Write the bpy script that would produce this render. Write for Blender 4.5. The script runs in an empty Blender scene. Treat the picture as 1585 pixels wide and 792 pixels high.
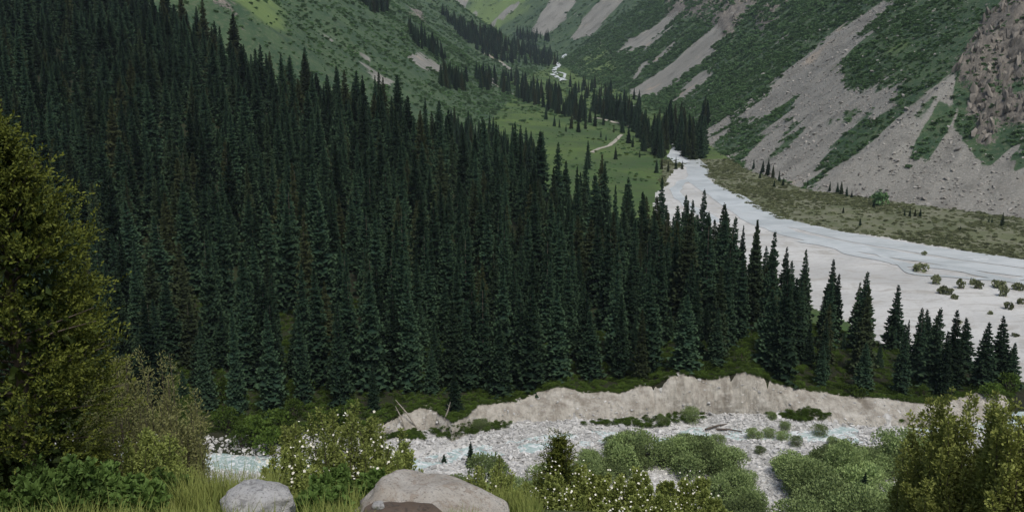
import bpy, math, random
import numpy as np

# ------------------------------------------------------------------ camera, world, sun, exposure
PW, PH, F, HORIZON = 1585.0, 792.0, 1373.0, 100.0
TH = math.atan((PH / 2 - HORIZON) / F)
CT, ST = math.cos(TH), math.sin(TH)
sc = bpy.context.scene
col = sc.collection
cam_d = bpy.data.cameras.new('camera'); cam = bpy.data.objects.new('camera', cam_d); col.objects.link(cam)
cam_d.sensor_width = 36.0; cam_d.lens = 36.0 * F / PW; cam_d.clip_start = 0.1; cam_d.clip_end = 20000
cam.location = (0, 0, 0); cam.rotation_euler = (math.pi / 2 - TH, 0, 0)
sc.camera = cam

SUN_EL, SUN_AZ = math.radians(60), math.radians(158)      # azimuth clockwise from +Y (view direction)
wd = bpy.data.worlds.new('World'); sc.world = wd; wd.use_nodes = True
wn = wd.node_tree.nodes; wl = wd.node_tree.links
sky = wn.new('ShaderNodeTexSky'); sky.sky_type = 'NISHITA'; sky.sun_disc = False
sky.sun_elevation = SUN_EL; sky.sun_rotation = SUN_AZ; sky.air_density = 1.0; sky.dust_density = 3.5; sky.ozone_density = 1.0
wl.new(sky.outputs[0], wn['Background'].inputs[0]); wn['Background'].inputs[1].default_value = 0.075
sd = bpy.data.lights.new('sun', 'SUN'); sd.energy = 1.5; sd.angle = math.radians(14); sd.color = (1.0, 0.965, 0.91)
so = bpy.data.objects.new('sun', sd); col.objects.link(so)
so.rotation_euler = (math.pi / 2 - SUN_EL, 0, math.pi - SUN_AZ)
vs = sc.view_settings; vs.view_transform = 'Standard'; vs.look = 'None'; vs.gamma = 1.0; vs.use_curve_mapping = False
vs.exposure = 0.66
sc.cycles.use_denoising = True
sc.cycles.max_bounces = 5; sc.cycles.diffuse_bounces = 2; sc.cycles.glossy_bounces = 1
sc.cycles.transmission_bounces = 2; sc.cycles.volume_bounces = 0; sc.cycles.transparent_max_bounces = 4

rng = np.random.default_rng(7)
random.seed(7)

# ------------------------------------------------------------------ photo geometry helpers
def slope_at(py):                       # Z/Y of the ray through image row py
    return -math.tan(TH + math.atan((py - PH / 2) / F))
def zpix(py, Y):
    return slope_at(py) * Y
def xpix(px, py, Y):
    b = -(py - PH / 2) / F
    return Y * ((px - PW / 2) / F) / (CT + b * ST)
def on_z(px, py, Z):                    # point of the ray at height Z
    Y = Z / slope_at(py)
    return xpix(px, py, Y), Y
def project(X, Y, Z):
    d = Y * CT - Z * ST
    d = np.where(np.abs(d) < 1e-3, 1e-3, d)
    return PW / 2 + F * X / d, PH / 2 - F * (Y * ST + Z * CT) / d

# ------------------------------------------------------------------ noise
def _h(ix, iy, s):
    n = (ix * 374761393 + iy * 668265263 + s * 1442695041) & 0xFFFFFFFF
    n = ((n ^ (n >> 13)) * 1274126177) & 0xFFFFFFFF
    n = n ^ (n >> 16)
    return (n & 0xFFFFFF) / float(0xFFFFFF)
def vn(x, y, s=0):
    x = np.asarray(x, float); y = np.asarray(y, float)
    ix = np.floor(x).astype(np.int64); iy = np.floor(y).astype(np.int64)
    fx = x - ix; fy = y - iy
    fx = fx * fx * (3 - 2 * fx); fy = fy * fy * (3 - 2 * fy)
    a = _h(ix, iy, s); b = _h(ix + 1, iy, s); c = _h(ix, iy + 1, s); d = _h(ix + 1, iy + 1, s)
    return (a + (b - a) * fx) * (1 - fy) + (c + (d - c) * fx) * fy
def fbm(x, y, s=0, o=4):
    r = 0; a = 0.5; t = 0
    for k in range(o):
        r = r + a * (vn(np.asarray(x) * 2 ** k + 13.7 * k, np.asarray(y) * 2 ** k + 7.1 * k, s + k) * 2 - 1); t += a; a *= 0.5
    return r / t
def sstep(a, b, x):
    t = np.clip((x - a) / (b - a), 0, 1); return t * t * (3 - 2 * t)

def poly_sd(px, py, poly):              # signed distance, positive inside
    px = np.asarray(px, float); py = np.asarray(py, float)
    d = np.full(px.shape, 1e9); inside = np.zeros(px.shape, bool)
    n = len(poly)
    for i in range(n):
        x0, y0 = poly[i]; x1, y1 = poly[(i + 1) % n]
        ex, ey = x1 - x0, y1 - y0
        L = ex * ex + ey * ey + 1e-9
        t = np.clip(((px - x0) * ex + (py - y0) * ey) / L, 0, 1)
        d = np.minimum(d, np.hypot(px - x0 - t * ex, py - y0 - t * ey))
        if y0 != y1:
            c = ((y0 > py) != (y1 > py)) & (px < (x1 - x0) * (py - y0) / (y1 - y0) + x0)
            inside ^= c
    return np.where(inside, d, -d)
def polyline_sd(X, Y, pts):             # signed distance to an open line (positive on its right), and Y of nearest point, arc length
    X = np.asarray(X, float); Y = np.asarray(Y, float)
    best = np.full(X.shape, 1e18); sgn = np.ones(X.shape); ny = np.zeros(X.shape); al = np.zeros(X.shape); acc = 0
    for i in range(len(pts) - 1):
        x0, y0 = pts[i]; x1, y1 = pts[i + 1]
        ex, ey = x1 - x0, y1 - y0; L2 = ex * ex + ey * ey; L = math.sqrt(L2)
        t = np.clip(((X - x0) * ex + (Y - y0) * ey) / L2, 0, 1)
        dx = X - x0 - t * ex; dy = Y - y0 - t * ey
        d = dx * dx + dy * dy
        m = d < best
        best = np.where(m, d, best); sgn = np.where(m, np.sign(ey * (X - x0) - ex * (Y - y0)), sgn)
        ny = np.where(m, y0 + t * ey, ny); al = np.where(m, acc + t * L, al); acc += L
    return np.sqrt(best) * sgn, ny, al

# ------------------------------------------------------------------ terrain function
Z0 = -69.5
ZF_Y = [0, 400, 580, 784, 1035, 1350, 1600, 1800, 2100, 2600, 3400, 6000]
ZF_Z = [Z0, Z0, -68, -63, -57, -46, -32, -18, 15, 72, 170, 420]
def zfloor(Y): return np.interp(Y, ZF_Y, ZF_Z)
RF = [(700, 150), (330, 330)] + [(xpix(a, b, c), c) for a, b, c in ((1585, 345, 392), (1400, 322, 436), (1250, 300, 480), (1150, 265, 577), (1080, 215, 784), (1030, 180, 1035), (980, 150, 1350), (890, 110, 1800))] + [(95, 2100), (-60, 2500), (-420, 3300), (-1500, 4600)]
LF = [(-900, 100), (-420, 220), (-260, 300), (-120, 400), (-45, 550), (-22, 800), (-12, 1000), (2, 1250), (8, 1350), (-22, 1520), (5, 1680), (70, 1880), (62, 2050), (-120, 2300), (-700, 3000), (-2200, 4600)]
XR_Y = [380, 480, 600, 850, 1350, 1700, 2100]; XR_X = [150, 118, 115, 150, 140, 105, 80]
def xriver(Y): return np.interp(Y, XR_Y, XR_X)

# forest hill : columns by azimuth (t = X/Y) ; silhouette of the tree tops gives the crest
CREST = [(-120, -150, 530, 22), (0, -110, 520, 22), (100, -75, 510, 22), (200, -40, 500, 22), (290, -2, 485, 22), (330, 22, 470, 22), (400, 58, 455, 22), (480, 84, 445, 22), (560, 108, 430, 22),
         (620, 136, 415, 22), (700, 166, 395, 22), (750, 184, 380, 22), (800, 204, 360, 22), (840, 218, 345, 22), (900, 244, 335, 22), (960, 266, 325, 22), (1020, 288, 310, 22),
         (1060, 300, 292, 22), (1110, 314, 262, 21), (1150, 334, 242, 20), (1230, 366, 218, 20), (1300, 410, 210, 16), (1360, 430, 203, 15), (1400, 448, 196, 15), (1460, 480, 186, 14), (1540, 490, 178, 14), (1575, 560, 174, 9)]
CR_T = np.array([xpix(a, b, c) / c for a, b, c, h in CREST]); CR_Y = np.array([c for a, b, c, h in CREST]); CR_Z = np.array([zpix(b, c) - h for a, b, c, h in CREST])
CR_Z = np.where(CR_T > 0.1, np.clip(CR_Z, -65.5, -60.5), CR_Z)
CR_H = np.array([h for a, b, c, h in CREST])
# the cut bank : crest row and base row along the picture
BANK = [(560, 668, 672), (590, 652, 668), (620, 640, 668), (650, 628, 664), (675, 634, 660), (700, 652, 664), (720, 642, 660), (740, 626, 656), (770, 622, 652), (800, 619, 650), (830, 606, 650), (862, 597, 650), (885, 600, 648), (905, 607, 648), (935, 604, 648), (960, 607, 646),
        (985, 597, 645), (1010, 594, 643), (1035, 582, 641), (1055, 576, 640), (1075, 580, 640), (1100, 585, 638), (1125, 579, 637), (1150, 572, 636), (1175, 580, 638), (1200, 591, 640), (1230, 599, 645), (1260, 605, 650), (1300, 611, 652), (1340, 613, 654), (1390, 617, 655), (1420, 622, 655), (1450, 624, 652), (1475, 616, 650), (1510, 606, 645), (1560, 610, 640)]
BK_PX = np.array([a for a, b, c in BANK], float)
YB = 172.0                              # distance of the bank's edge
BK_T = np.array([xpix(a, b, YB) / YB for a, b, c in BANK])
BK_Y = np.array([YB if zpix(b, YB) > Z0 + 3.2 else (Z0 + 3.2) / slope_at(b) for a, b, c in BANK])
BK_ZC = np.array([zpix(b, q) for (a, b, c), q in zip(BANK, BK_Y)])
BK_YB = np.array([min(on_z(a, c, Z0 + 0.4)[1], q - 2.2) for (a, b, c), q in zip(BANK, BK_Y)])
T_BANK0, T_BANK1 = BK_T[0], BK_T[-1]
def hill_params(T):
    yc = np.interp(T, CR_T, CR_Y); zc = np.interp(T, CR_T, CR_Z)
    zb = np.interp(T, BK_T, BK_ZC)
    left = 1 - sstep(T_BANK0 - 0.06, T_BANK0 - 0.004, T)
    yf = np.interp(T, BK_T, BK_Y) * (1 - left) + 184 * left
    zf = zb * (1 - left) + (-62.0) * left
    return yc, zc, yf, zf, left

def fg_z(X, Y):
    z = np.interp(Y, [-60, -8, 0, 2.2, 4, 6, 8, 9, 10, 11, 12, 14, 30, 112, 118, 130], [2.0, -1.4, -1.65, -1.9, -2.65, -3.6, -4.52, -5.0, -5.47, -5.92, -6.6, -8.2, -19.0, -68.2, -69.4, -69.5])
    z = z - 0.35 * sstep(0.3, 2.6, X - 0.06 * Y) * sstep(5, 10, Y) * (1 - sstep(60, 100, Y))
    return z + 0.14 * fbm(X / 3.0, Y / 3.0, 3) * sstep(1, 8, np.abs(Y)) + 2.2 * fbm(X / 22.0, Y / 22.0, 5) * sstep(20, 50, Y) * (1 - sstep(95, 118, Y))

STREAM = [on_z(a, b, Z0) for a, b in ((-300, 700), (100, 702), (260, 706), (400, 714), (560, 722), (650, 712), (720, 698), (820, 684), (920, 676), (1010, 672), (1100, 668), (1200, 670), (1300, 672), (1380, 666), (1480, 656), (1640, 640), (1900, 620))]
def terrain(X, Y, detail=True):
    X = np.asarray(X, float); Y = np.asarray(Y, float)
    T = X / np.maximum(Y, 1.0)
    zf = zfloor(Y)
    dR, yR, uR = polyline_sd(X, Y, RF)
    dL, yL, uL = polyline_sd(X, Y, LF); dL = -dL
    mead = 0.075 * np.clip(xriver(Y) - X - 18, 0, 260) * sstep(440, 560, Y) * (1 - 0.6 * sstep(1400, 2000, Y))
    base = zf + mead
    pr = np.maximum(dR, 0)
    # the near stretch of the right mountain is a scree fan, farther it is steeper
    prof = 0.76 * pr - 9 * (1 - np.exp(-pr / 22.0))
    prof = np.where(prof > 520, 520 + (prof - 520) * 0.3, prof)
    rib = fbm(uR / 70.0, pr / 260.0, 21, 4) * 15 * sstep(10, 130, pr) + fbm(uR / 17.0, pr / 90.0, 22, 3) * 3.0 * sstep(5, 60, pr)
    zR = base + prof + rib * (pr > 0)
    pl = np.maximum(dL, 0)
    profL = 0.68 * pl - 8 * (1 - np.exp(-pl / 25.0))
    profL = np.where(profL > 420, 420 + (profL - 420) * 0.3, profL)
    ribL = fbm(uL / 90.0, pl / 300.0, 31, 4) * 16 * sstep(20, 160, pl) + fbm(uL / 20.0, pl / 60.0, 32, 3) * 2.6 * sstep(5, 60, pl)
    z = np.where(dR > 0, zR, base)
    z = np.where(pl > 0, np.maximum(z, base + profL + ribL), z)
    floor_n = 0.35 * fbm(X / 14, Y / 14, 41) + 0.12 * fbm(X / 3, Y / 3, 42)
    z = z + np.where((dR <= 0) & (pl <= 0), floor_n, 0) * sstep(115, 135, Y)
    # scrub terrace at the foot of the right mountain
    z = z + 2.2 * sstep(-75, -35, dR) * (dR <= 0) * sstep(280, 330, Y) * (1 - sstep(620, 720, Y))
    # meadow hummocks
    z = z + 1.3 * fbm(X / 30, Y / 30, 43) * sstep(470, 560, Y) * (dR <= -20) * (pl <= 0)
    # forest hill
    yc, zc, yf, zfr, left = hill_params(T)
    s = np.clip((Y - yf) / np.maximum(yc - yf, 6), 0, 1)
    zh = zfr + (zc - zfr) * (s ** 1.05)
    zh = zh + (1.0 * fbm(X / 16, Y / 16, 51) + 2.2 * fbm(X / 45, Y / 45, 52) * s) * sstep(1, 14, Y - yf)
    over = np.maximum(Y - yc, 0)
    zh = zh - 0.42 * over
    # front : bank on the right, grassy slope on the left
    yb = np.interp(T, BK_T, BK_YB) + 0.5 * fbm(X / 2.5, 0 * X, 61, 3)
    fr_bank = Z0 + 0.3 + (zfr - Z0 - 0.3) * np.clip((Y - yb) / np.maximum(np.interp(T, BK_T, BK_Y) - yb, 1.0), 0, 1) ** 0.8
    fr_left = Z0 + (zfr - Z0) * np.clip((Y - 150) / 34.0, 0, 1) ** 1.2
    fr = fr_bank * (1 - left) + fr_left * left
    zh = np.where(Y < yf, np.minimum(fr, zh + 99), zh)
    tip = 1 - sstep(CR_T[-2], CR_T[-1] + 0.02, T)
    zh = (Z0 - 3) + (zh - Z0 + 3) * tip
    dom = (Y > 148) & (Y < 620)
    z = np.where(dom, np.maximum(z, zh), z)
    z = np.where(Y < 130, np.maximum(fg_z(X, Y), -999), z)
    near = (Y > 125) & (Y < 185)
    if near.any():
        ds, _, us = polyline_sd(X, Y, STREAM)
        wid = 3.6 + 1.6 * fbm(us / 13.0, 0 * us, 66, 2)
        bars = 0.55 * fbm(X / 5.0, Y / 3.2, 67, 3)
        z = np.where(near, z - 0.75 * (1 - sstep(wid * 0.6, wid * 1.25, np.abs(ds + 1.2 * fbm(us / 7.0, 0 * us, 68, 2)))) + bars * sstep(128, 135, Y) * (1 - sstep(163, 169, Y)), z)
    return z
def tz(x, y): return float(terrain(np.array([x]), np.array([y]))[0])

def ray_hit(px, py, y0, y1, n=900):      # first hit of the photo ray with the terrain between two distances
    ys = np.geomspace(y0, y1, n); xs = xpix(px, py, 1.0) * ys; zs = slope_at(py) * ys
    tt = terrain(xs, ys); k = np.argmax(zs <= tt)
    if zs[k] > tt[k]: k = n - 1
    return xs[k], ys[k], tt[k]

# ------------------------------------------------------------------ materials
def srgb(r, g, b):
    f = lambda c: (c / 255 / 12.92) if c / 255 <= 0.04045 else ((c / 255 + 0.055) / 1.055) ** 2.4
    return (f(r), f(g), f(b), 1)
class MT:
    def __init__(s, name):
        s.m = bpy.data.materials.new(name); s.m.use_nodes = True
        s.t = s.m.node_tree; s.n = s.t.nodes; s.l = s.t.links
        s.b = s.n['Principled BSDF']; s.out = s.n['Material Output']
        s.b.inputs['Specular IOR Level'].default_value = 0.2; s.b.inputs['Roughness'].default_value = 0.9
    def put(s, sock, v):
        if hasattr(v, 'is_linked') or isinstance(v, bpy.types.NodeSocket): s.l.new(v, sock)
        elif isinstance(v, (int, float)) and hasattr(sock.default_value, '__len__'): sock.default_value = [v] * len(sock.default_value)
        else: sock.default_value = v
    def pos(s): return s.n.new('ShaderNodeNewGeometry').outputs['Position']
    def obj(s): return s.n.new('ShaderNodeTexCoord').outputs['Object']
    def scale(s, v, sc_):
        q = s.n.new('ShaderNodeVectorMath'); q.operation = 'MULTIPLY'; s.l.new(v, q.inputs[0]); q.inputs[1].default_value = sc_; return q.outputs[0]
    def noise(s, v, scale, detail=5, rough=0.55, dist=0.0):
        q = s.n.new('ShaderNodeTexNoise'); s.l.new(v, q.inputs['Vector']); q.inputs['Scale'].default_value = scale
        q.inputs['Detail'].default_value = detail; q.inputs['Roughness'].default_value = rough; q.inputs['Distortion'].default_value = dist
        return q.outputs['Fac']
    def vor(s, v, scale, feat='F1', out='Distance'):
        q = s.n.new('ShaderNodeTexVoronoi'); q.feature = feat; s.l.new(v, q.inputs['Vector']); q.inputs['Scale'].default_value = scale
        return q.outputs[out]
    def math(s, op, a, b=0.0, c=None):
        q = s.n.new('ShaderNodeMath'); q.operation = op; s.put(q.inputs[0], a); s.put(q.inputs[1], b)
        if c is not None: s.put(q.inputs[2], c)
        return q.outputs[0]
    def ramp(s, f, lo, hi):
        q = s.n.new('ShaderNodeMapRange'); q.interpolation_type = 'SMOOTHSTEP'; s.put(q.inputs[0], f); q.inputs[1].default_value = lo; q.inputs[2].default_value = hi
        return q.outputs[0]
    def mix(s, f, a, b):
        q = s.n.new('ShaderNodeMix'); q.data_type = 'RGBA'; s.put(q.inputs[0], f); s.put(q.inputs[6], a); s.put(q.inputs[7], b); return q.outputs[2]
    def attr(s, name):
        q = s.n.new('ShaderNodeAttribute'); q.attribute_name = name; return q.outputs['Fac']
    def rand(s): return s.n.new('ShaderNodeObjectInfo').outputs['Random']
    def bump(s, h, strength, dist):
        q = s.n.new('ShaderNodeBump'); s.l.new(h, q.inputs['Height']); q.inputs['Strength'].default_value = strength; q.inputs['Distance'].default_value = dist
        s.l.new(q.outputs[0], s.b.inputs['Normal'])
    def color(s, c): s.put(s.b.inputs['Base Color'], c)
    def translucent(s, c, f):
        q = s.n.new('ShaderNodeBsdfTranslucent'); s.put(q.inputs[0], c); mx = s.n.new('ShaderNodeMixShader'); mx.inputs[0].default_value = f
        s.l.new(s.b.outputs[0], mx.inputs[1]); s.l.new(q.outputs[0], mx.inputs[2]); s.l.new(mx.outputs[0], s.out.inputs[0])

def c3(r, g, b): return (r, g, b, 1)

def mat_ground(name, c1, c2, c3_, sc1=0.02, sc2=0.2, bump=0.6, bdist=0.4):
    m = MT(name); p = m.pos()
    n1 = m.ramp(m.noise(p, sc1, 6), 0.36, 0.64); n2 = m.ramp(m.noise(p, sc2, 6, 0.65), 0.35, 0.68)
    m.color(m.mix(m.math('MULTIPLY', n2, 0.75), m.mix(n1, c1, c2), c3_))
    m.bump(m.noise(p, sc2 * 3, 6, 0.7), bump, bdist); return m.m

def mat_mountain(name, tint=1.0):
    m = MT(name); p = m.pos()
    st = m.attr('streak'); fine = m.noise(p, 0.22, 5, 0.7)
    scr = m.attr('scree'); cl = m.attr('cliff')
    k = m.math('ADD', scr, m.math('MULTIPLY', m.math('SUBTRACT', fine, 0.5), 0.5))
    k = m.ramp(k, 0.42, 0.58)
    v1 = m.mix(m.ramp(m.noise(p, 0.03, 5), 0.38, 0.62), c3(0.038, 0.076, 0.040), c3(0.064, 0.108, 0.052))
    v1 = m.mix(m.ramp(m.noise(p, 0.35, 4, 0.7), 0.45, 0.75), v1, c3(0.115, 0.135, 0.08))
    v1 = m.mix(m.ramp(m.attr('meadow'), 0.3, 0.7), v1, c3(0.13, 0.19, 0.065))  # lighter grass; on the far slope it carries painted sunlight too
    s1 = m.mix(st, c3(0.165, 0.161, 0.142), c3(0.26, 0.254, 0.226))
    s1 = m.mix(m.ramp(m.noise(p, 0.9, 3, 0.8), 0.40, 0.75), s1, c3(0.33, 0.325, 0.295))
    s1 = m.mix(m.ramp(m.noise(p, 0.05, 4, 0.6), 0.5, 0.75), s1, c3(0.15, 0.147, 0.13))
    s1 = m.mix(m.ramp(m.noise(p, 0.018, 3, 0.6), 0.6, 0.75), s1, c3(0.37, 0.31, 0.245))
    r1 = m.mix(m.ramp(m.noise(m.scale(p, (1, 1, 0.4)), 0.25, 6, 0.75), 0.35, 0.7), c3(0.10, 0.094, 0.083), c3(0.25, 0.228, 0.195))
    c = m.mix(k, v1, s1)
    kc = m.ramp(m.math('ADD', cl, m.math('MULTIPLY', m.math('SUBTRACT', m.noise(p, 0.14, 4, 0.75), 0.5), 1.9)), 0.50, 0.60)
    c = m.mix(kc, c, r1)
    m.color(c)
    m.bump(m.noise(p, 0.5, 6, 0.75), 0.8, 1.2); return m.m

M = {}
M['fg'] = mat_ground('foreground soil and turf', c3(0.05, 0.075, 0.022), c3(0.09, 0.10, 0.035), c3(0.13, 0.105, 0.06), 0.15, 1.2, 0.6, 0.05)
def mat_gravel(name, dark, lite, scale, greenk=0.0):
    m = MT(name); p = m.pos()
    v = m.vor(p, scale, out='Color'); vd = m.vor(p, scale)
    sep = m.n.new('ShaderNodeSeparateColor'); m.l.new(v, sep.inputs[0])
    c = m.mix(sep.outputs[0], dark, lite)
    c = m.mix(m.ramp(m.noise(p, 0.06, 5), 0.42, 0.66), c, lite)
    c = m.mix(m.math('MULTIPLY', m.ramp(m.noise(p, 0.13, 5, 0.6), 0.56, 0.70), 0.6), c, c3(0.24, 0.22, 0.19))
    if greenk: c = m.mix(m.math('MULTIPLY', m.ramp(m.noise(p, 0.09, 6, 0.7), 0.55, 0.65), greenk), c, c3(0.10, 0.115, 0.05))
    m.color(c); m.bump(vd, 0.9, 0.5 / scale); return m.m
M['bed'] = mat_gravel('stony river bed', c3(0.25, 0.25, 0.238), c3(0.52, 0.52, 0.50), 1.2, 0.35)
def mat_plain():
    m = MT('pale river gravel'); p = m.pos()
    c = m.mix(m.ramp(m.noise(p, 0.02, 6, 0.6, 0.6), 0.38, 0.62), c3(0.42, 0.425, 0.41), c3(0.53, 0.535, 0.515))
    c = m.mix(m.math('MULTIPLY', m.ramp(m.noise(m.scale(p, (0.7, 1.6, 1)), 0.10, 7, 0.72, 0.9), 0.48, 0.62), 0.7), c, c3(0.34, 0.325, 0.29))
    c = m.mix(m.math('MULTIPLY', m.ramp(m.noise(p, 0.8, 4, 0.8), 0.52, 0.72), 0.55), c, c3(0.27, 0.26, 0.24))
    m.color(c); m.bump(m.noise(p, 0.9, 5, 0.75), 0.6, 0.35); return m.m
M['plain'] = mat_plain()
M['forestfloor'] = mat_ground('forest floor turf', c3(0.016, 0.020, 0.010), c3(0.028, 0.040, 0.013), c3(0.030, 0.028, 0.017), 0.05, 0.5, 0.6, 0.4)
M['meadow'] = mat_ground('valley meadow', c3(0.050, 0.098, 0.030), c3(0.098, 0.155, 0.040), c3(0.066, 0.088, 0.042), 0.016, 0.16, 0.9, 1.0)
M['terrace'] = mat_ground('scrub terrace', c3(0.088, 0.105, 0.052), c3(0.12, 0.135, 0.07), c3(0.18, 0.178, 0.13), 0.03, 0.13, 0.5, 0.4)
M['mountain'] = mat_mountain('scree and scrub mountainside')

# ------------------------------------------------------------------ mesh helpers
def np_mesh(name, V, Fq, smooth=True):
    V = np.ascontiguousarray(V, np.float32); Fq = np.ascontiguousarray(Fq, np.int32)
    me = bpy.data.meshes.new(name); k = Fq.shape[1]
    me.vertices.add(len(V)); me.vertices.foreach_set('co', V.ravel())
    me.loops.add(Fq.size); me.loops.foreach_set('vertex_index', Fq.ravel())
    me.polygons.add(len(Fq)); me.polygons.foreach_set('loop_start', np.arange(0, Fq.size, k, dtype=np.int32))
    me.polygons.foreach_set('loop_total', np.full(len(Fq), k, np.int32))
    me.polygons.foreach_set('use_smooth', np.full(len(Fq), smooth, bool))
    me.update(calc_edges=True); return me
def fattr(me, name, vals):
    a = me.attributes.new(name, 'FLOAT', 'POINT'); a.data.foreach_set('value', np.ascontiguousarray(vals, np.float32))
def link(name, me, mat=None, parent=None, loc=None):
    o = bpy.data.objects.new(name, me); col.objects.link(o)
    if mat is not None and me is not None and len(me.materials) == 0: me.materials.append(mat)
    if parent is not None: o.parent = parent
    if loc is not None: o.location = loc
    return o
def tag(o, label, cat=None, group=None, kind=None):
    o['label'] = label
    if cat: o['category'] = cat
    if group: o['group'] = group
    if kind: o['kind'] = kind
    return o
def structure(o, label=None):
    o['kind'] = 'structure'
    if label: o['label'] = label
    return o

# ------------------------------------------------------------------ terrain mesh, cut into the pieces of the setting
AZ = np.radians(np.linspace(-41, 41, 600))
RR = np.concatenate([np.geomspace(1.2, 20, 60, endpoint=False), np.geomspace(20, 128, 70, endpoint=False), np.linspace(128, 163, 60, endpoint=False), np.linspace(163, 205, 110, endpoint=False),
                     np.linspace(205, 520, 170, endpoint=False), np.linspace(520, 1100, 140, endpoint=False), np.linspace(1100, 2300, 120, endpoint=False), np.geomspace(2300, 4800, 60)])
A, R_ = np.meshgrid(AZ, RR)
# constant Y rows near the bank keep its edge crisp
gX = (np.tan(A) * R_).ravel(); gY = R_.ravel().copy()
gZ = terrain(gX, gY)
gpx, gpy = project(gX, gY, gZ)
nA, nR = len(AZ), len(RR)
dR, yR, uR = polyline_sd(gX, gY, RF); dL, _, uL = polyline_sd(gX, gY, LF); dL = -dL
gT = gX / gY
yc, zc, yf, zfr, left = hill_params(gT)

PLAIN = [(1046, 246), (1068, 252), (1092, 268), (1098, 288), (1140, 310), (1200, 334), (1290, 357), (1400, 374), (1600, 404), (1800, 425), (1800, 640), (1440, 640), (1300, 500), (1100, 400), (1010, 330), (1022, 300), (1040, 272), (1058, 262)]
PLW = [on_z(a, b, Z0 + (1.0 if b < 300 else 0)) for a, b in PLAIN]
plain_sd = poly_sd(gX + 5 * fbm(gX / 25, gY / 25, 71), gY + 5 * fbm(gX / 25, gY / 25, 72), PLW)

reg = np.full(gX.shape, 4)                                   # meadow
reg[(gY < 620) & (dR > -140) & (dR <= 0) & (gT > 0.17)] = 6   # scrub terrace
reg[(gY < 620) & (gY > 300) & (gT > 0.24)] = 6
reg[plain_sd > 0] = 5
reg[(dL > 0)] = 3
reg[(dR > 0) & (gY < 2050)] = 7
reg[(dR > 0) & (gY >= 2050)] = 8
inhill = (gY > yf - 1) & (gY < yc + 14) & (gT < CR_T[-1] + 0.02)
inhill |= (gY > np.interp(gT, BK_T, BK_Y) - 1 - 2 * left + 1.2 * fbm(gX / 5, gY / 5, 73)) & (left > 0.02) & (gY < yc + 14)
reg[inhill] = 2
reg[(gY >= 121) & (gY <= 172.5) & ~inhill & (gT < 0.75)] = 1
reg[gY < 121] = 0

SCREE = [[(1072, 222), (1120, 183), (1180, 144), (1230, 100), (1290, 54), (1340, 22), (1372, 2), (1384, 2), (1345, 36), (1325, 58), (1304, 92), (1282, 116), (1300, 104), (1316, 132), (1332, 132), (1372, 106), (1352, 140), (1392, 124), (1376, 166), (1344, 186), (1300, 226), (1268, 272), (1240, 300), (1160, 268), (1090, 240)],
         [(1466, 116), (1430, 136), (1380, 178), (1322, 233), (1246, 296), (1250, 318), (1400, 340), (1600, 362), (1720, 372), (1700, 200), (1585, 226), (1560, 236), (1540, 252), (1522, 252), (1500, 226), (1478, 202), (1470, 165)],
         [(960, 150), (1012, 152), (1062, 116), (1104, 84), (1132, 44), (1168, 4), (1148, 4), (1108, 40), (1074, 70), (1028, 108)], [(1034, 156), (1062, 154), (1108, 104), (1086, 112)],
         [(956, 82), (1002, 76), (1034, 44), (1068, 6), (1050, 8), (1008, 46), (972, 60)], [(884, 62), (916, 56), (974, -6), (934, -6), (900, 30)], [(818, 52), (846, 56), (872, 30), (898, -6), (856, -6)],
         [(1112, 28), (1128, 16), (1136, 0), (1122, 0)], [(688, 14), (716, 27), (728, -8), (694, -8)], [(760, 38), (778, 32), (802, 8), (790, 8)], [(726, 32), (733, 32), (742, 18), (738, 16)],
         [(1000, 108), (1020, 96), (1052, 66), (1040, 66)], [(975, 128), (990, 118), (1008, 98), (998, 98)]]
SCREE_OFF = [[(1092, 232), (1130, 196), (1190, 168), (1236, 146), (1226, 172), (1182, 206), (1160, 240), (1150, 262), (1100, 262)], [(1182, 252), (1234, 184), (1246, 188), (1206, 240)],
             [(1238, 292), (1300, 208), (1348, 168), (1334, 200), (1292, 250), (1258, 296)], [(1442, 162), (1472, 172), (1466, 214), (1446, 252), (1410, 246), (1414, 220), (1430, 188)], [(1556, 242), (1590, 222), (1596, 270), (1560, 272)],
             [(1402, 192), (1428, 158), (1434, 160), (1410, 190)], [(1276, 198), (1330, 166), (1328, 172), (1284, 198)], [(1130, 188), (1185, 140), (1188, 144), (1138, 188)], [(1358, 300), (1372, 296), (1380, 316), (1352, 320)]]
LSCREE = [[(632, 82), (650, 84), (700, 112), (684, 114), (650, 100)], [(546, 100), (560, 104), (606, 130), (590, 134)], [(556, 80), (584, 96), (570, 98)], [(490, 44), (522, 60), (514, 62)], [(742, 76), (752, 80), (800, 110), (786, 110)], [(752, 122), (784, 122), (772, 136), (752, 132)], [(788, 148), (800, 150), (812, 164), (800, 162)]]
wk = np.clip(620 / np.maximum(gY, 1), 0.22, 1.2)
uu = np.where(dR > 0, uR, uL); dd = np.where(dR > 0, dR, dL)
w1 = 15 * fbm(uu / 26, dd / 90, 81, 4) + 9 * fbm(uu / 6, dd / 40, 83, 3)
w2 = 15 * fbm(uu / 26 + 9, dd / 90, 82, 4) + 9 * fbm(uu / 6 + 9, dd / 40, 84, 3)
wx = gpx + w1 * wk; wy = gpy + w2 * wk
idx = np.where(np.isin(reg, (7, 8, 3)) & (gpx > -300) & (gpx < 1900))[0]
scree = np.zeros(gX.shape); cliff = np.zeros(gX.shape); meadow_sunlit = np.zeros(gX.shape)
sx, sy = wx[idx], wy[idx]; onR = np.isin(reg[idx], (7, 8))
v = np.full(len(idx), -99.0)
for P in SCREE: v = np.maximum(v, poly_sd(sx, sy, P))
for P in SCREE_OFF: v = np.minimum(v, -poly_sd(sx, sy, P))
vl = np.full(len(idx), -99.0)
for P in LSCREE: vl = np.maximum(vl, poly_sd(sx, sy, P))
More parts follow.
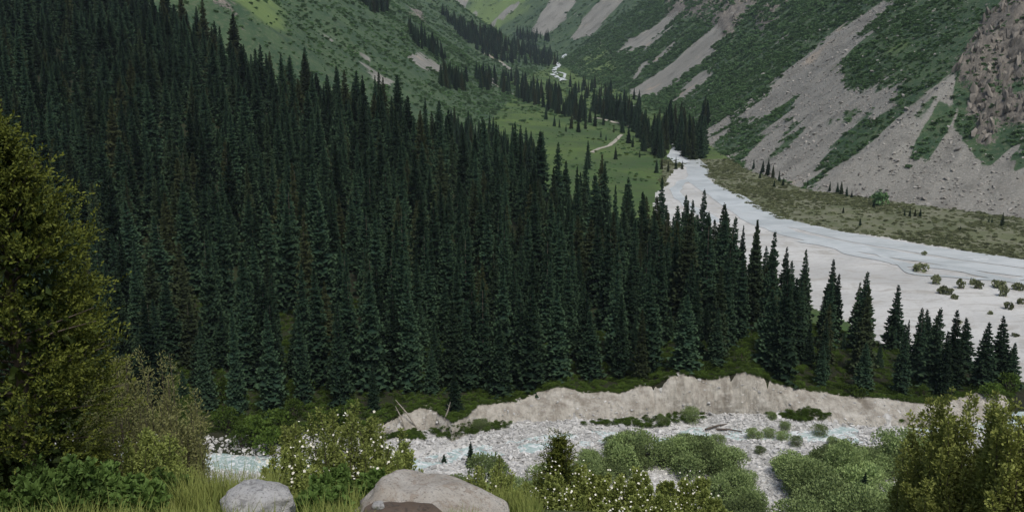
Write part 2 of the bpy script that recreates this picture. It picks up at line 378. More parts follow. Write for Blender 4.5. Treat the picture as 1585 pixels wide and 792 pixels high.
v = np.where(onR, v, vl)
v = np.where((gpx[idx] > 1590) & onR & (dR[idx] < 130), 6, v)
scree[idx] = np.clip(0.5 + v / (16.0 * wk[idx] + 3), 0, 1)
# faint extra streaks down the fall line
stk = fbm(uR / 9.0, dR / 130.0, 91, 4)
scree[idx] = np.clip(scree[idx] + np.where(onR, np.clip(stk[idx] - 0.27, 0, 1) * 1.7, 0), 0, 1)
CLIFF = [[(1548, -10), (1620, -40), (1640, 195), (1560, 186), (1542, 232), (1508, 218), (1488, 150), (1464, 118), (1490, 78)], [(1020, -10), (1180, -10), (1150, 40), (1130, 70), (1100, 40), (1070, 30), (1030, 30)], [(1160, 20), (1200, -10), (1220, 0), (1180, 60)]]
LCLIFF = [[(300, -10), (352, -10), (378, 26), (376, 50), (360, 40), (340, 20)], [(612, 16), (650, 0), (664, 20), (660, 46), (640, 40)]]
v = np.full(len(idx), -99.0)
for i, P in enumerate(CLIFF): v = np.maximum(v, np.where(onR, poly_sd(sx, sy, P) - (0, 1, 0)[i], -99))
for P in LCLIFF: v = np.maximum(v, np.where(onR, -99, poly_sd(sx, sy, P) - 5))
cliff[idx] = np.clip(0.5 + v / 26.0, 0, 1) * 0.95
cliff[idx] = np.clip(cliff[idx] - np.clip(0.9 * fbm(gX[idx] / 20 + gZ[idx] / 30, gY[idx] / 14, 96, 3), 0, 0.7), 0, 1)
LMEAD = [[(355, -10), (408, -10), (440, 30), (436, 44), (410, 46), (388, 24)]]
RMEAD_SUNLIT = [[(898, 96), (930, 70), (960, 92), (955, 118), (920, 128)], [(720, 30), (760, 50), (800, 20), (820, -8), (736, -8)], [(1372, 70), (1400, 56), (1412, 62), (1380, 84)]]  # far-slope patch puts cloud-gap sunlight into the colour as lighter green
v = np.full(len(idx), -99.0)
for P in LMEAD: v = np.maximum(v, np.where(onR, -99, poly_sd(sx, sy, P)))
for P in RMEAD_SUNLIT: v = np.maximum(v, np.where(onR, poly_sd(sx, sy, P), -99))
meadow_sunlit[idx] = np.clip(0.5 + v / 60.0 + 0.35 * fbm(gX[idx] / 40, gY[idx] / 40 + gZ[idx] / 40, 88), 0, 1) * (v > -20)
streak = np.clip(0.5 + 0.9 * fbm(uR / 6.0, dR / 110.0, 95, 5), 0, 1)
# crags stand out of the slope as stepped rock
ck = sstep(0.45, 0.8, cliff)
crag = np.abs(fbm(gX / 9, gY / 9 + gZ / 25, 97, 4)) * 12 + 4 * fbm(gX / 30, gY / 30, 98)
gZ = gZ + ck * crag
gZ = gZ + np.where(reg == 7, scree * 0.5 * fbm(gX / 3, gY / 3, 99, 3), 0)

faces_i = np.arange(nR * nA).reshape(nR, nA)
Q = np.stack([faces_i[:-1, :-1], faces_i[:-1, 1:], faces_i[1:, 1:], faces_i[1:, :-1]], -1).reshape(-1, 4)
qreg = reg[Q[:, 0]]
V = np.stack([gX, gY, gZ], -1)
REGN = {0: ('foreground_slope', M['fg'], 'steep grassy slope falling away below the viewpoint'), 1: ('riverbed', M['bed'], 'pale stony bed of the stream below the cut bank'),
        2: ('forest_hill', M['forestfloor'], 'mossy ground of the spruce forest hill'), 3: ('hillside', M['mountain'], 'scrubby green hillside rising behind the forest'), 4: ('meadow', M['meadow'], 'bright green meadow on the valley floor'),
        5: ('gravel_plain', M['plain'], 'wide pale gravel plain of the main river'), 6: ('scrub_terrace', M['terrace'], 'olive scrub terrace between river plain and scree'), 7: ('mountain', M['mountain'], 'grey scree mountainside on the right of the valley'),
        8: ('far_mountain', M['mountain'], 'distant pale green mountainside closing the valley')}
ST_OBJ = {}
for k, (nm, mt, lb) in REGN.items():
    q = Q[qreg == k]
    if len(q) == 0: continue
    u, inv = np.unique(q.ravel(), return_inverse=True)
    me = np_mesh(nm, V[u], inv.reshape(-1, 4))
    if mt is M['mountain']:
        fattr(me, 'scree', scree[u]); fattr(me, 'cliff', cliff[u]); fattr(me, 'streak', streak[u]); fattr(me, 'meadow', meadow_sunlit[u])
    ST_OBJ[k] = structure(link(nm, me, mt), lb)

# ground around the viewpoint; its unseen rise behind is shaped to block low sky
byr = np.r_[1.0, -0.5, -2, -4, -7, -11, -16, -24, -36, -55, -80, -120, -180, -260, -360, -480][::-1]
bxr = np.r_[np.geomspace(4, 700, 22)[::-1] * -1, -2, 0, 2, np.geomspace(4, 700, 22)]
bx, by = np.meshgrid(bxr, byr)
bz = fg_z(bx, np.maximum(by, -8)) - 0.03 + 0.62 * np.maximum(-by - 9, 0) * (1 + 0.25 * fbm(bx / 60, by / 60, 111)) + np.where(by < -12, 5 * fbm(bx / 25, by / 25, 112), 0) * 0.4
bz = bz - 0.4 * np.maximum(np.abs(bx) - 60, 0) * sstep(-30, 1, by)
bz = np.maximum(bz, -70.0)
bi = np.arange(bx.size).reshape(bx.shape)
bq = np.stack([bi[:-1, :-1], bi[:-1, 1:], bi[1:, 1:], bi[1:, :-1]], -1).reshape(-1, 4)
structure(link('viewpoint_ground_sky_block', np_mesh('viewpoint_ground_sky_block', np.stack([bx.ravel(), by.ravel(), bz.ravel()], -1), bq), M['fg']), 'grassy ground at the viewpoint, its unseen rise behind added to block low sky light')

# ================================================================== water
def mat_water(name, deep, pale, foam_lo, foam_hi, sc_=(0.35, 0.35, 0.35)):
    m = MT(name); p = m.scale(m.pos(), sc_)
    c = m.mix(m.ramp(m.noise(p, 0.8, 5, 0.6, 0.8), 0.35, 0.65), deep, pale)
    fo = m.ramp(m.noise(p, 2.2, 6, 0.7, 1.0), foam_lo, foam_hi)
    m.color(m.mix(fo, c, c3(0.72, 0.75, 0.75)))
    m.b.inputs['Roughness'].default_value = 0.35; m.b.inputs['Specular IOR Level'].default_value = 0.5
    m.bump(m.noise(p, 3.0, 5, 0.6), 0.5, 0.4); return m.m
M['stream'] = mat_water('milky turquoise stream', c3(0.27, 0.38, 0.365), c3(0.42, 0.52, 0.50), 0.46, 0.60)
M['river'] = mat_water('pale glacial river', c3(0.42, 0.455, 0.455), c3(0.55, 0.585, 0.585), 0.55, 0.75, (0.06, 0.10, 0.1))
M['farriver'] = mat_water('white far river', c3(0.5, 0.55, 0.56), c3(0.68, 0.71, 0.71), 0.5, 0.7)
def smooth_line(pts, step):
    pts = np.array(pts, float); d = np.r_[0, np.cumsum(np.hypot(*np.diff(pts, axis=0).T))]
    n = max(int(d[-1] / step), 4); s_ = np.linspace(0, d[-1], n)
    x = np.interp(s_, d, pts[:, 0]); y = np.interp(s_, d, pts[:, 1])
    k = max(3, int(n / len(pts) * 0.7)) | 1
    ker = np.hanning(k + 2)[1:-1]; ker /= ker.sum()
    xp = np.convolve(np.pad(x, k // 2, 'edge'), ker, 'valid'); yp = np.convolve(np.pad(y, k // 2, 'edge'), ker, 'valid')
    return np.stack([xp, yp], -1), s_
def ribbon(pts, width, step=2.0, across=8, zoff=0.1, seed=1, ragged=0.3, flat=None, meander=0.0, mper=30.0):
    c, s_ = smooth_line(pts, step)
    t = np.gradient(c, axis=0); t /= np.linalg.norm(t, axis=1)[:, None] + 1e-9
    nrm = np.stack([-t[:, 1], t[:, 0]], -1)
    c = c + nrm * (meander * fbm(s_ / mper, 0 * s_, seed + 5, 2))[:, None]
    wl_ = width * (1 + ragged * 2 * fbm(s_ / (width * 2.5), 0 * s_, seed, 4)); wr_ = width * (1 + ragged * 2 * fbm(s_ / (width * 2.5), 0 * s_ + 5, seed + 1, 4))
    f = np.linspace(-1, 1, across)
    off = np.where(f[None] < 0, f[None] * wl_[:, None], f[None] * wr_[:, None]) * 0.5
    P = c[:, None] + nrm[:, None] * off[..., None]
    z = terrain(P[..., 0].ravel(), P[..., 1].ravel()).reshape(off.shape) + zoff if flat is None else np.full(off.shape, flat) + 0.05 * fbm(P[..., 0] / 1.3, P[..., 1] / 1.3, seed + 9, 2)
    i = np.arange(off.size).reshape(off.shape)
    q = np.stack([i[:-1, :-1], i[:-1, 1:], i[1:, 1:], i[1:, :-1]], -1).reshape(-1, 4)
    return np.stack([P[..., 0].ravel(), P[..., 1].ravel(), z.ravel()], -1), q
def join(parts):
    V_, F_, o = [], [], 0
    for v_, f_ in parts:
        V_.append(v_); F_.append(f_ + o); o += len(v_)
    return np.concatenate(V_), np.concatenate(F_)
v_, q_ = ribbon(STREAM, 11.0, 1.0, 14, 0, 3, 0.12, flat=Z0 - 0.32)
structure(link('stream', np_mesh('stream', v_, q_), M['stream']), 'milky turquoise stream running over the stones below the cut bank')
def px_line(L, z=Z0): return [on_z(a, b, z) for a, b in L]
def hit_line(L, y0, y1): return [ray_hit(a, b, y0, y1)[:2] for a, b in L]
rb = [ribbon(px_line([(1056, 252), (1082, 268), (1078, 284), (1102, 300), (1150, 322), (1205, 343), (1290, 363), (1400, 381), (1500, 396), (1700, 424)]), 15, 3, 8, 0.10, 11, 0.22),
      ribbon(px_line([(1100, 299), (1138, 324), (1225, 362), (1330, 384), (1420, 399), (1520, 414), (1700, 436)]), 12, 3, 8, 0.14, 15, 0.3),
      ribbon(px_line([(1082, 282), (1056, 286), (1046, 300), (1062, 316), (1110, 345)]), 6, 2, 5, 0.12, 19, 0.3),
      ribbon(px_line([(1250, 372), (1320, 396), (1400, 414), (1490, 420), (1590, 440), (1700, 455)]), 6, 2, 5, 0.16, 23, 0.35, meander=8, mper=25),
      ribbon(px_line([(1340, 388), (1420, 424), (1500, 433), (1600, 428)]), 3, 2, 4, 0.18, 27, 0.35, meander=5, mper=18)]
v_, q_ = join(rb)
structure(link('river', np_mesh('river', v_, q_), M['river']), 'braided pale blue glacial river spread over the gravel plain')
ur = [ribbon(hit_line([(1086, 190), (1080, 198), (1082, 206), (1052, 222), (1050, 236), (1044, 246), (1060, 254)], 480, 1000), 11, 3, 5, 0.5, 31, 0.3)]
v_, q_ = join(ur)
structure(link('river', np_mesh('upper_river', v_, q_), M['farriver']), 'white rapids coming down between the dark spruce groves')
fr_ = [ribbon(hit_line([(872, 86), (874, 90), (864, 96), (866, 101), (859, 106), (864, 112), (858, 118), (868, 122), (876, 125)], 1200, 2600), 9, 6, 5, 0.9, 35, 0.25, meander=10, mper=60),
       ribbon(hit_line([(864, 112), (875, 115), (873, 121), (867, 126)], 1200, 2600), 5, 6, 4, 0.9, 39, 0.25),
       ribbon(hit_line([(900, 150), (925, 152), (965, 158), (985, 165)], 800, 1700), 7, 5, 4, 0.6, 43, 0.4)]
v_, q_ = join(fr_)
structure(link('river', np_mesh('far_river', v_, q_), M['farriver']), 'white winding river far up the valley')
M['path'] = mat_ground('pale footpath', c3(0.33, 0.31, 0.26), c3(0.42, 0.40, 0.34), c3(0.28, 0.27, 0.21), 0.1, 0.6, 0.3, 0.1)
v_, q_ = join([ribbon(hit_line([(915, 237), (928, 230), (944, 226), (955, 216), (963, 209)], 420, 1000), 3.2, 2, 4, 0.35, 51, 0.2), ribbon(hit_line([(920, 182), (945, 188), (965, 192), (980, 198)], 420, 1300), 8, 3, 5, 0.4, 55, 0.4)])
structure(link('footpath', np_mesh('footpath', v_, q_), M['path']), 'pale footpath crossing the green meadow')

# ================================================================== cut bank
def mat_bank():
    m = MT('raw earth bank'); p = m.pos()
    c = m.mix(m.ramp(m.noise(m.scale(p, (1, 1, 0.22)), 0.55, 6, 0.65), 0.34, 0.66), c3(0.33, 0.305, 0.26), c3(0.53, 0.505, 0.445))
    c = m.mix(m.ramp(m.noise(m.scale(p, (0.6, 0.6, 1.6)), 0.4, 5, 0.6), 0.52, 0.72), c, c3(0.58, 0.56, 0.505))
    c = m.mix(m.math('MULTIPLY', m.ramp(m.noise(p, 2.6, 4, 0.8), 0.60, 0.70), 0.7), c, c3(0.20, 0.18, 0.15))
    c = m.mix(m.math('MULTIPLY', m.ramp(m.noise(p, 0.16, 4, 0.6), 0.58, 0.72), 0.8), c, c3(0.19, 0.165, 0.13))
    m.color(c); m.bump(m.noise(m.scale(p, (1, 1, 0.5)), 1.6, 7, 0.75), 1.0, 0.6); return m.m
M['bank'] = mat_bank()
bt = np.linspace(BK_T[0] + 0.004, BK_T[-1] - 0.005, 1000); bs = np.linspace(0, 1, 34)
BT, BS = np.meshgrid(bt, bs); YBm = np.interp(BT, BK_T, BK_Y)
bzc = np.interp(BT, BK_T, BK_ZC); byb = np.interp(BT, BK_T, BK_YB)
bxn = BT * YBm
jag = 0.35 * fbm(bxn / 0.9, 0 * bxn, 201, 3) + 0.5 * fbm(bxn / 3.0, 0 * bxn, 202, 3)
bY = byb - 0.5 + (YBm + 0.25 - byb + 0.5) * (0.30 * BS + 0.70 * BS ** 2.2 if False else BS ** 1.5)
gul = np.abs(fbm(bxn / 2.4, BS * 0.7, 203, 4)); lump = fbm(bxn / 0.8, BS * 7, 204, 4)
bY = bY - 1.5 * (0.4 - gul) * np.sin(np.pi * np.clip(BS, 0, 1)) ** 0.6 - 0.28 * lump * (1 - 0.6 * BS) + jag * BS * 0.8
bZ = Z0 - 0.4 + (bzc + 0.12 + 0.3 * jag - Z0 + 0.4) * BS ** 0.9
bX = BT * YBm + 0.25 * fbm(bxn / 1.1, BS * 6, 205, 3)
bi = np.arange(BT.size).reshape(BT.shape); bq = np.stack([bi[:-1, :-1], bi[:-1, 1:], bi[1:, 1:], bi[1:, :-1]], -1).reshape(-1, 4)
structure(link('eroded_bank', np_mesh('eroded_bank', np.stack([bX.ravel(), bY.ravel(), bZ.ravel()], -1), bq), M['bank']), 'raw beige earth bank cut by the stream below the forest')

# ================================================================== plant geometry
def leaves(P, D, L, W, r, tipv=True):
    """rhombic leaves: base points, directions, lengths, half widths -> verts, quads, tip attribute"""
    n = len(P); D = D / (np.linalg.norm(D, axis=1)[:, None] + 1e-9)
    q = r.normal(size=(n, 3)); S = np.cross(D, q); S /= np.linalg.norm(S, axis=1)[:, None] + 1e-9
    N = np.cross(D, S)
    L = np.broadcast_to(L, (n,))[:, None]; W = np.broadcast_to(W, (n,))[:, None]
    v = np.stack([P, P + D * L * 0.45 + S * W + N * W * 0.3, P + D * L, P + D * L * 0.45 - S * W + N * W * 0.3], 1).reshape(-1, 3)
    return v, np.arange(4 * n).reshape(n, 4), np.tile([0, 0.5, 1, 0.5], n)
def rand_unit(n, r):
    q = r.normal(size=(n, 3)); return q / np.linalg.norm(q, axis=1)[:, None]
def tube(pts, rad, k=6):
    pts = np.array(pts, float); n = len(pts); rad = np.broadcast_to(rad, (n,))
    t = np.gradient(pts, axis=0); t /= np.linalg.norm(t, axis=1)[:, None] + 1e-9
    up = np.tile([0.31, 0.9, 0.2], (n, 1)); a = np.cross(t, up); a /= np.linalg.norm(a, axis=1)[:, None] + 1e-9; b = np.cross(t, a)
    th = np.linspace(0, 2 * np.pi, k, endpoint=False)
    v = pts[:, None] + rad[:, None, None] * (np.cos(th)[None, :, None] * a[:, None] + np.sin(th)[None, :, None] * b[:, None])
    i = np.arange(n * k).reshape(n, k); j = np.roll(i, -1, 1)
    return v.reshape(-1, 3), np.stack([i[:-1], j[:-1], j[1:], i[1:]], -1).reshape(-1, 4)

def mat_leaf(name, dark, lite, tipc, trans=0.2, nscale=1.5, rvar=0.5, rough=0.6, rand_hue=None, spec=0.12):
    m = MT(name); p = m.obj()
    c = m.mix(m.ramp(m.noise(p, nscale, 3, 0.6), 0.35, 0.65), dark, lite)
    c = m.mix(m.math('MULTIPLY', m.attr('tip'), 0.8), c, tipc)
    hs = m.n.new('ShaderNodeHueSaturation'); m.put(hs.inputs['Color'], c)
    m.put(hs.inputs['Value'], m.math('ADD', m.math('MULTIPLY', m.rand(), rvar), 1 - rvar / 2))
    c = hs.outputs[0]
    if rand_hue is not None:
        r2 = m.math('FRACT', m.math('MULTIPLY', m.rand(), 17.3)); c = m.mix(m.math('MULTIPLY', m.ramp(r2, 0.72, 1.0), 0.8), c, rand_hue)
    m.color(c); m.b.inputs['Roughness'].default_value = rough; m.b.inputs['Specular IOR Level'].default_value = spec
    if trans: m.translucent(c, trans)
    return m.m
M['spruce'] = mat_leaf('spruce needles', c3(0.004, 0.013, 0.012), c3(0.008, 0.023, 0.018), c3(0.044, 0.074, 0.036), 0.0, 0.25, 1.0, 0.7, c3(0.046, 0.052, 0.022), 0.03)
M['bark'] = mat_ground('bark', c3(0.10, 0.085, 0.07), c3(0.15, 0.125, 0.10), c3(0.06, 0.05, 0.04), 1.0, 6.0, 0.5, 0.02)
M['deadwood'] = mat_ground('bleached dead wood', c3(0.36, 0.33, 0.28), c3(0.44, 0.41, 0.36), c3(0.25, 0.22, 0.18), 1.0, 6.0, 0.4, 0.02)
M['willow'] = mat_leaf('willow leaves', c3(0.145, 0.215, 0.080), c3(0.21, 0.285, 0.105), c3(0.28, 0.35, 0.145), 0.2, 0.6, 0.9)
M['scrub'] = mat_leaf('mountain scrub leaves', c3(0.056, 0.118, 0.050), c3(0.085, 0.160, 0.062), c3(0.115, 0.19, 0.08), 0.0, 0.5, 0.9)
M['dryscrub'] = mat_leaf('dry scrub leaves', c3(0.10, 0.125, 0.058), c3(0.145, 0.168, 0.082), c3(0.18, 0.195, 0.105), 0.0, 0.5, 0.8)
M['under'] = mat_leaf('undergrowth leaves', c3(0.042, 0.082, 0.014), c3(0.062, 0.108, 0.017), c3(0.09, 0.135, 0.025), 0.15, 0.5, 0.8)
M['juniper'] = mat_leaf('juniper sprays', c3(0.020, 0.034, 0.008), c3(0.040, 0.060, 0.012), c3(0.19, 0.215, 0.038), 0.1, 1.5, 0.2)
M['yellowshrub'] = mat_leaf('yellow green shrub leaves', c3(0.135, 0.175, 0.043), c3(0.245, 0.285, 0.07), c3(0.37, 0.40, 0.12), 0.2, 1.2, 0.3)
M['olive'] = mat_leaf('olive shrub leaves', c3(0.115, 0.135, 0.052), c3(0.19, 0.205, 0.078), c3(0.29, 0.285, 0.12), 0.2, 1.0, 0.3)
M['rose'] = mat_leaf('rose leaves', c3(0.13, 0.18, 0.046), c3(0.22, 0.27, 0.07), c3(0.31, 0.35, 0.105), 0.2, 1.6, 0.3)
M['herb'] = mat_leaf('herb leaves', c3(0.050, 0.105, 0.024), c3(0.088, 0.155, 0.036), c3(0.135, 0.205, 0.055), 0.2, 1.6, 0.4)
M['grass'] = mat_leaf('tall grass', c3(0.088, 0.15, 0.030), c3(0.165, 0.21, 0.042), c3(0.25, 0.265, 0.08), 0.2, 0.5, 0.0)
mm = MT('white blossom'); mm.color(c3(0.72, 0.71, 0.62)); M['blossom'] = mm.m

def spruce_crown(seed, H=22.0, R=3.0, ragged=0.25):
    r = np.random.default_rng(seed)
    Vs, Fs, Ts, o = [], [], [], 0
    z = 0.05 * H; lean = r.normal(0, 0.012, 2)
    while z < H * 0.985:
        t = z / H
        prof = (1 - t) ** 0.80 * (0.62 + 0.38 * min(1, t / 0.12)) * (1 + ragged * (r.random() - 0.5))
        L0 = R * prof + 0.10
        nb = int(6 + 6 * (1 - t) + r.integers(0, 2)); a0 = r.random() * 6.28
        for k in range(nb):
            a = a0 + k * 6.283 / nb + r.normal(0, 0.22)
            L = L0 * r.uniform(0.5, 1.22)
            if r.random() < 0.03: L *= 0.4
            dx, dy = math.cos(a), math.sin(a)
            droop = 0.22 + 0.42 * (1 - t) * r.uniform(0.6, 1.2)
            if t > 0.9: droop = -0.35
            zz = z + r.normal(0, 0.18)
            f = np.array([0.10, 0.42, 0.75, 1.0])
            zs = zz + L * (-droop * f + 0.16 * f ** 2.5)
            c0 = np.stack([dx * L * f + lean[0] * z, dy * L * f + lean[1] * z, zs], -1)
            w = np.array([0.12, 0.22, 0.16, 0.0]) * L * r.uniform(0.8, 1.2) + np.array([0.06, 0.08, 0.05, 0])
            sd_ = np.array([-dy, dx, 0.0])
            dz = -0.10 * L - 0.12
            vv = [c0[0], c0[1], c0[2], c0[3]]
            for sgn in (-1, 1):
                vv += [c0[0] + sd_ * sgn * w[0] + [0, 0, dz], c0[1] + sd_ * sgn * w[1] + [dx * .12 * L, dy * .12 * L, dz * r.uniform(0.8, 1.8)], c0[2] + sd_ * sgn * w[2] + [dx * .14 * L, dy * .14 * L, dz * r.uniform(0.6, 1.7)]]
            vv += [c0[1] * [0.96, 0.96, 1] + [0, 0, dz * 2.6 - 0.1], c0[2] * [0.98, 0.98, 1] + [0, 0, dz * 2.2 - 0.1]]
            Vs.append(np.array(vv))
            tri = [(0, 4, 1), (1, 4, 5), (1, 5, 2), (2, 6, 3), (0, 1, 7), (1, 8, 7), (1, 2, 8), (2, 3, 9), (0, 10, 1), (1, 11, 2), (2, 11, 3)]
            Fs.append(np.array(tri) + o); o += 12
            Ts.append([0, .2, .55, 1, .1, .5, .8, .1, .5, .8, .2, .5])
        z += (0.60 - 0.30 * t) * r.uniform(0.8, 1.2) * H / 22.0
    # leader
    Vs.append(np.array([[lean[0] * H - .1, 0, H * 0.93], [lean[0] * H + .1, .06, H * 0.93], [lean[0] * H, lean[1] * H, H], [lean[0] * H, -.1, H * .93]])); Fs.append(np.array([(0, 1, 2), (1, 3, 2), (3, 0, 2)]) + o); Ts.append([.5, .5, 1, .5])
    me = np_mesh('crown', np.concatenate(Vs), np.concatenate(Fs), False); fattr(me, 'tip', np.concatenate(Ts)); me.materials.append(M['spruce']); return me
def spruce_trunk(H=22.0):
    v, q = tube([(0, 0, -0.8), (0, 0, 0.3), (0, 0, H * 0.4), (0, 0, H * 0.9)], [0.36, 0.27, 0.17, 0.03], 7)
    me = np_mesh('trunk', v, q); me.materials.append(M['bark']); return me
NV = 8
SP_CROWN = [spruce_crown(100 + i, 22.0, (2.9, 3.3, 2.6, 3.7, 3.0, 3.9, 2.8, 3.4)[i], (0.25, 0.35, 0.2, 0.3, 0.5, 0.3, 0.4, 0.25)[i]) for i in range(NV)]
SP_TRUNK = spruce_trunk()
CROWN_SRC = {}
def spruce(x, y, z, h, vi, rz, wscale, label, group=None, cat='tree', name='spruce_tree'):
    e = bpy.data.objects.new(name, None); col.objects.link(e); e.empty_display_size = 1
    s = h / 22.0
    e.location = (x, y, z); e.rotation_euler = (0, 0, rz); e.scale = (s * wscale, s * wscale, s)
    tag(e, label, cat, group)
    c = link('crown', SP_CROWN[vi], None, e); link('trunk', SP_TRUNK, None, e)
    CROWN_SRC.setdefault(vi, c)
    return e

def scatter(name, P, rz, S, vi, sources, label, tilt=None):
    """one 'stuff' object: a point mesh whose points carry copies of real plants or stones"""
    me = bpy.data.meshes.new(name); me.vertices.add(len(P)); me.vertices.foreach_set('co', np.ascontiguousarray(P, np.float32).ravel())
    a = me.attributes.new('rot', 'FLOAT_VECTOR', 'POINT')
    rot = np.zeros((len(P), 3), np.float32); rot[:, 2] = rz
    if tilt is not None: rot[:, :2] = tilt
    a.data.foreach_set('vector', rot.ravel())
    a = me.attributes.new('siz', 'FLOAT_VECTOR', 'POINT'); a.data.foreach_set('vector', np.ascontiguousarray(S, np.float32).ravel())
    a = me.attributes.new('vi', 'INT', 'POINT'); a.data.foreach_set('value', np.ascontiguousarray(vi, np.int32))
    me.update()
    o = link(name, me); tag(o, label, kind='stuff')
    g = bpy.data.node_groups.new(name, 'GeometryNodeTree')
    g.interface.new_socket('Geometry', in_out='INPUT', socket_type='NodeSocketGeometry'); g.interface.new_socket('Geometry', in_out='OUTPUT', socket_type='NodeSocketGeometry')
    N = g.nodes; L = g.links
    gi = N.new('NodeGroupInput'); go = N.new('NodeGroupOutput'); iop = N.new('GeometryNodeInstanceOnPoints'); jn = N.new('GeometryNodeJoinGeometry')
    for s_ in reversed(sources):
        oi = N.new('GeometryNodeObjectInfo'); oi.transform_space = 'ORIGINAL'; oi.inputs['Object'].default_value = s_; oi.inputs['As Instance'].default_value = True
        L.new(oi.outputs['Geometry'], jn.inputs[0])
    def at(nm, ty):
        q = N.new('GeometryNodeInputNamedAttribute'); q.data_type = ty; q.inputs['Name'].default_value = nm; return q.outputs[0]
    m2p = N.new('GeometryNodeMeshToPoints')
    L.new(gi.outputs[0], m2p.inputs[0]); L.new(m2p.outputs[0], iop.inputs['Points']); L.new(jn.outputs[0], iop.inputs['Instance'])
    iop.inputs['Pick Instance'].default_value = True
    L.new(at('vi', 'INT'), iop.inputs['Instance Index'])
    e2r = N.new('FunctionNodeEulerToRotation'); L.new(at('rot', 'FLOAT_VECTOR'), e2r.inputs[0]); L.new(e2r.outputs[0], iop.inputs['Rotation'])
    L.new(at('siz', 'FLOAT_VECTOR'), iop.inputs['Scale'])
    L.new(iop.outputs[0], go.inputs[0])
    md = o.modifiers.new('scatter', 'NODES'); md.node_group = g
    return o

# ================================================================== the spruce forest on the hill
def poisson(cands, dmin):
    grid = {}; keep = []
    for i, (x, y) in enumerate(cands):
        d = dmin if np.isscalar(dmin) else dmin[i]
        gx, gy = int(x // 8), int(y // 8); ok = True
        for a in (-1, 0, 1):
            for b in (-1, 0, 1):
                for (u, w) in grid.get((gx + a, gy + b), ()):
                    if (u - x) ** 2 + (w - y) ** 2 < d * d: ok = False; break
                if not ok: break
            if not ok: break
        if ok: grid.setdefault((gx, gy), []).append((x, y)); keep.append(i)
    return keep
r = np.random.default_rng(11)
nC = 60000
cy = np.sqrt(r.uniform(158 ** 2, 535 ** 2, nC)); ct = r.uniform(-0.68, CR_T[-1], nC); cx = ct * cy
hyc, hzc, hyf, hzf, hleft = hill_params(ct)
okm = (cy > hyf + 2.0 - 22 * hleft) & (cy < hyc + 3)
cz = terrain(cx, cy); cpx, cpy = project(cx, cy, cz)
# clearings seen along the front of the forest
clear = [((345, 600), 34), ((470, 605), 26), ((1165, 565), 26), ((620, 618), 22), ((1050, 556), 16), ((1240, 590), 14)]
for (a, b), rad in clear: okm &= ~(np.hypot(cpx - a, (cpy - b) * 1.5) < rad)
okm &= (cpx > -140) & (cpx < 1590)
front = (cy - hyf) < 10
okm &= ~(front & (r.random(nC) < 0.12))
ii = np.where(okm)[0]
dm = (5.2 + 3.2 * r.random(len(ii)) ** 1.5) * (1 + 0.28 * sstep(240, 400, cy[ii])) + 2.2 * np.clip(fbm(cx[ii] / 22, cy[ii] / 22, 301, 3), -0.3, 1)
kp = ii[poisson(np.stack([cx[ii], cy[ii]], -1), dm)]
fx, fy, fz, fT, fpx, fpy = cx[kp], cy[kp], cz[kp], ct[kp], cpx[kp], cpy[kp]
fh = np.interp(fT, CR_T, CR_H) * np.clip(r.normal(0.92, 0.22, len(kp)), 0.35, 1.28)
grid_ = {}
for a, b in zip(fx, fy): grid_.setdefault((int(a // 4), int(b // 4)), []).append((a, b))
yk = []
for i in ii[::3]:
    a, b = cx[i], cy[i]; g0, g1 = int(a // 4), int(b // 4)
    if all((u - a) ** 2 + (w - b) ** 2 > 3.0 ** 2 for p_ in (-1, 0, 1) for q_ in (-1, 0, 1) for (u, w) in grid_.get((g0 + p_, g1 + q_), ())):
        grid_.setdefault((g0, g1), []).append((a, b)); yk.append(i)
    if len(yk) >= 480: break
yk = np.array(yk); fh = np.r_[fh, r.uniform(4.5, 12, len(yk))]
fx, fy, fz, fT = np.r_[fx, cx[yk]], np.r_[fy, cy[yk]], np.r_[fz, cz[yk]], np.r_[fT, ct[yk]]
# trees that can be picked out in the photograph, front edge
PICK = [(318, 664, 104), (497, 628, 190), (385, 596, 150), (415, 590, 160), (702, 622, 140), (748, 596, 170), (722, 604, 140), (612, 600, 160), (806, 592, 150), (862, 585, 155), (915, 585, 110), (1190, 570, 130), (1335, 606, 80), (1270, 596, 72), (1110, 556, 150), (545, 606, 170), (960, 586, 140), (1005, 575, 160),
        (1545, 596, 112), (1520, 600, 108), (1470, 600, 125), (1440, 600, 130), (1562, 600, 75)]
pk = []
for a, b, hp in PICK:
    x, y, z = ray_hit(a, b, 174, 260); d = y * CT - z * ST
    pk.append((x, y, z, hp * d / F))
pk = np.array(pk)
far = np.ones(len(fx), bool)
for p in pk: far &= np.hypot(fx - p[0], fy - p[1]) > 3.2
fx, fy, fz, fh = [np.r_[a[far], pk[:, i]] for i, a in enumerate((fx, fy, fz, fh))]
order = np.argsort(fy - 25 * (np.arange(len(fy)) >= len(fy) - len(pk)))
fx, fy, fz, fh = fx[order], fy[order], fz[order], fh[order]
fvi = r.integers(0, NV, len(fx)); frz = r.random(len(fx)) * 6.28; fws = r.uniform(0.8, 1.3, len(fx)) * (1 + 0.22 * sstep(240, 400, fy)) * np.clip(22.0 / np.maximum(fh, 6), 0.9, 1.5) ** 0.5
fpx, fpy = project(fx, fy, fz); ftpx, ftpy = project(fx, fy, fz + fh)
vis = (fpx > -25) & (fpx < 1600)
cand = np.where(vis & (fy < 262))[0]
ind = sorted(cand[np.argsort(-(fh / fy)[cand] - 0.03 * (fy[cand] < 192))][:300])
ORD = 'first second third fourth fifth sixth seventh eighth ninth tenth eleventh twelfth thirteenth fourteenth fifteenth sixteenth seventeenth eighteenth nineteenth'.split()
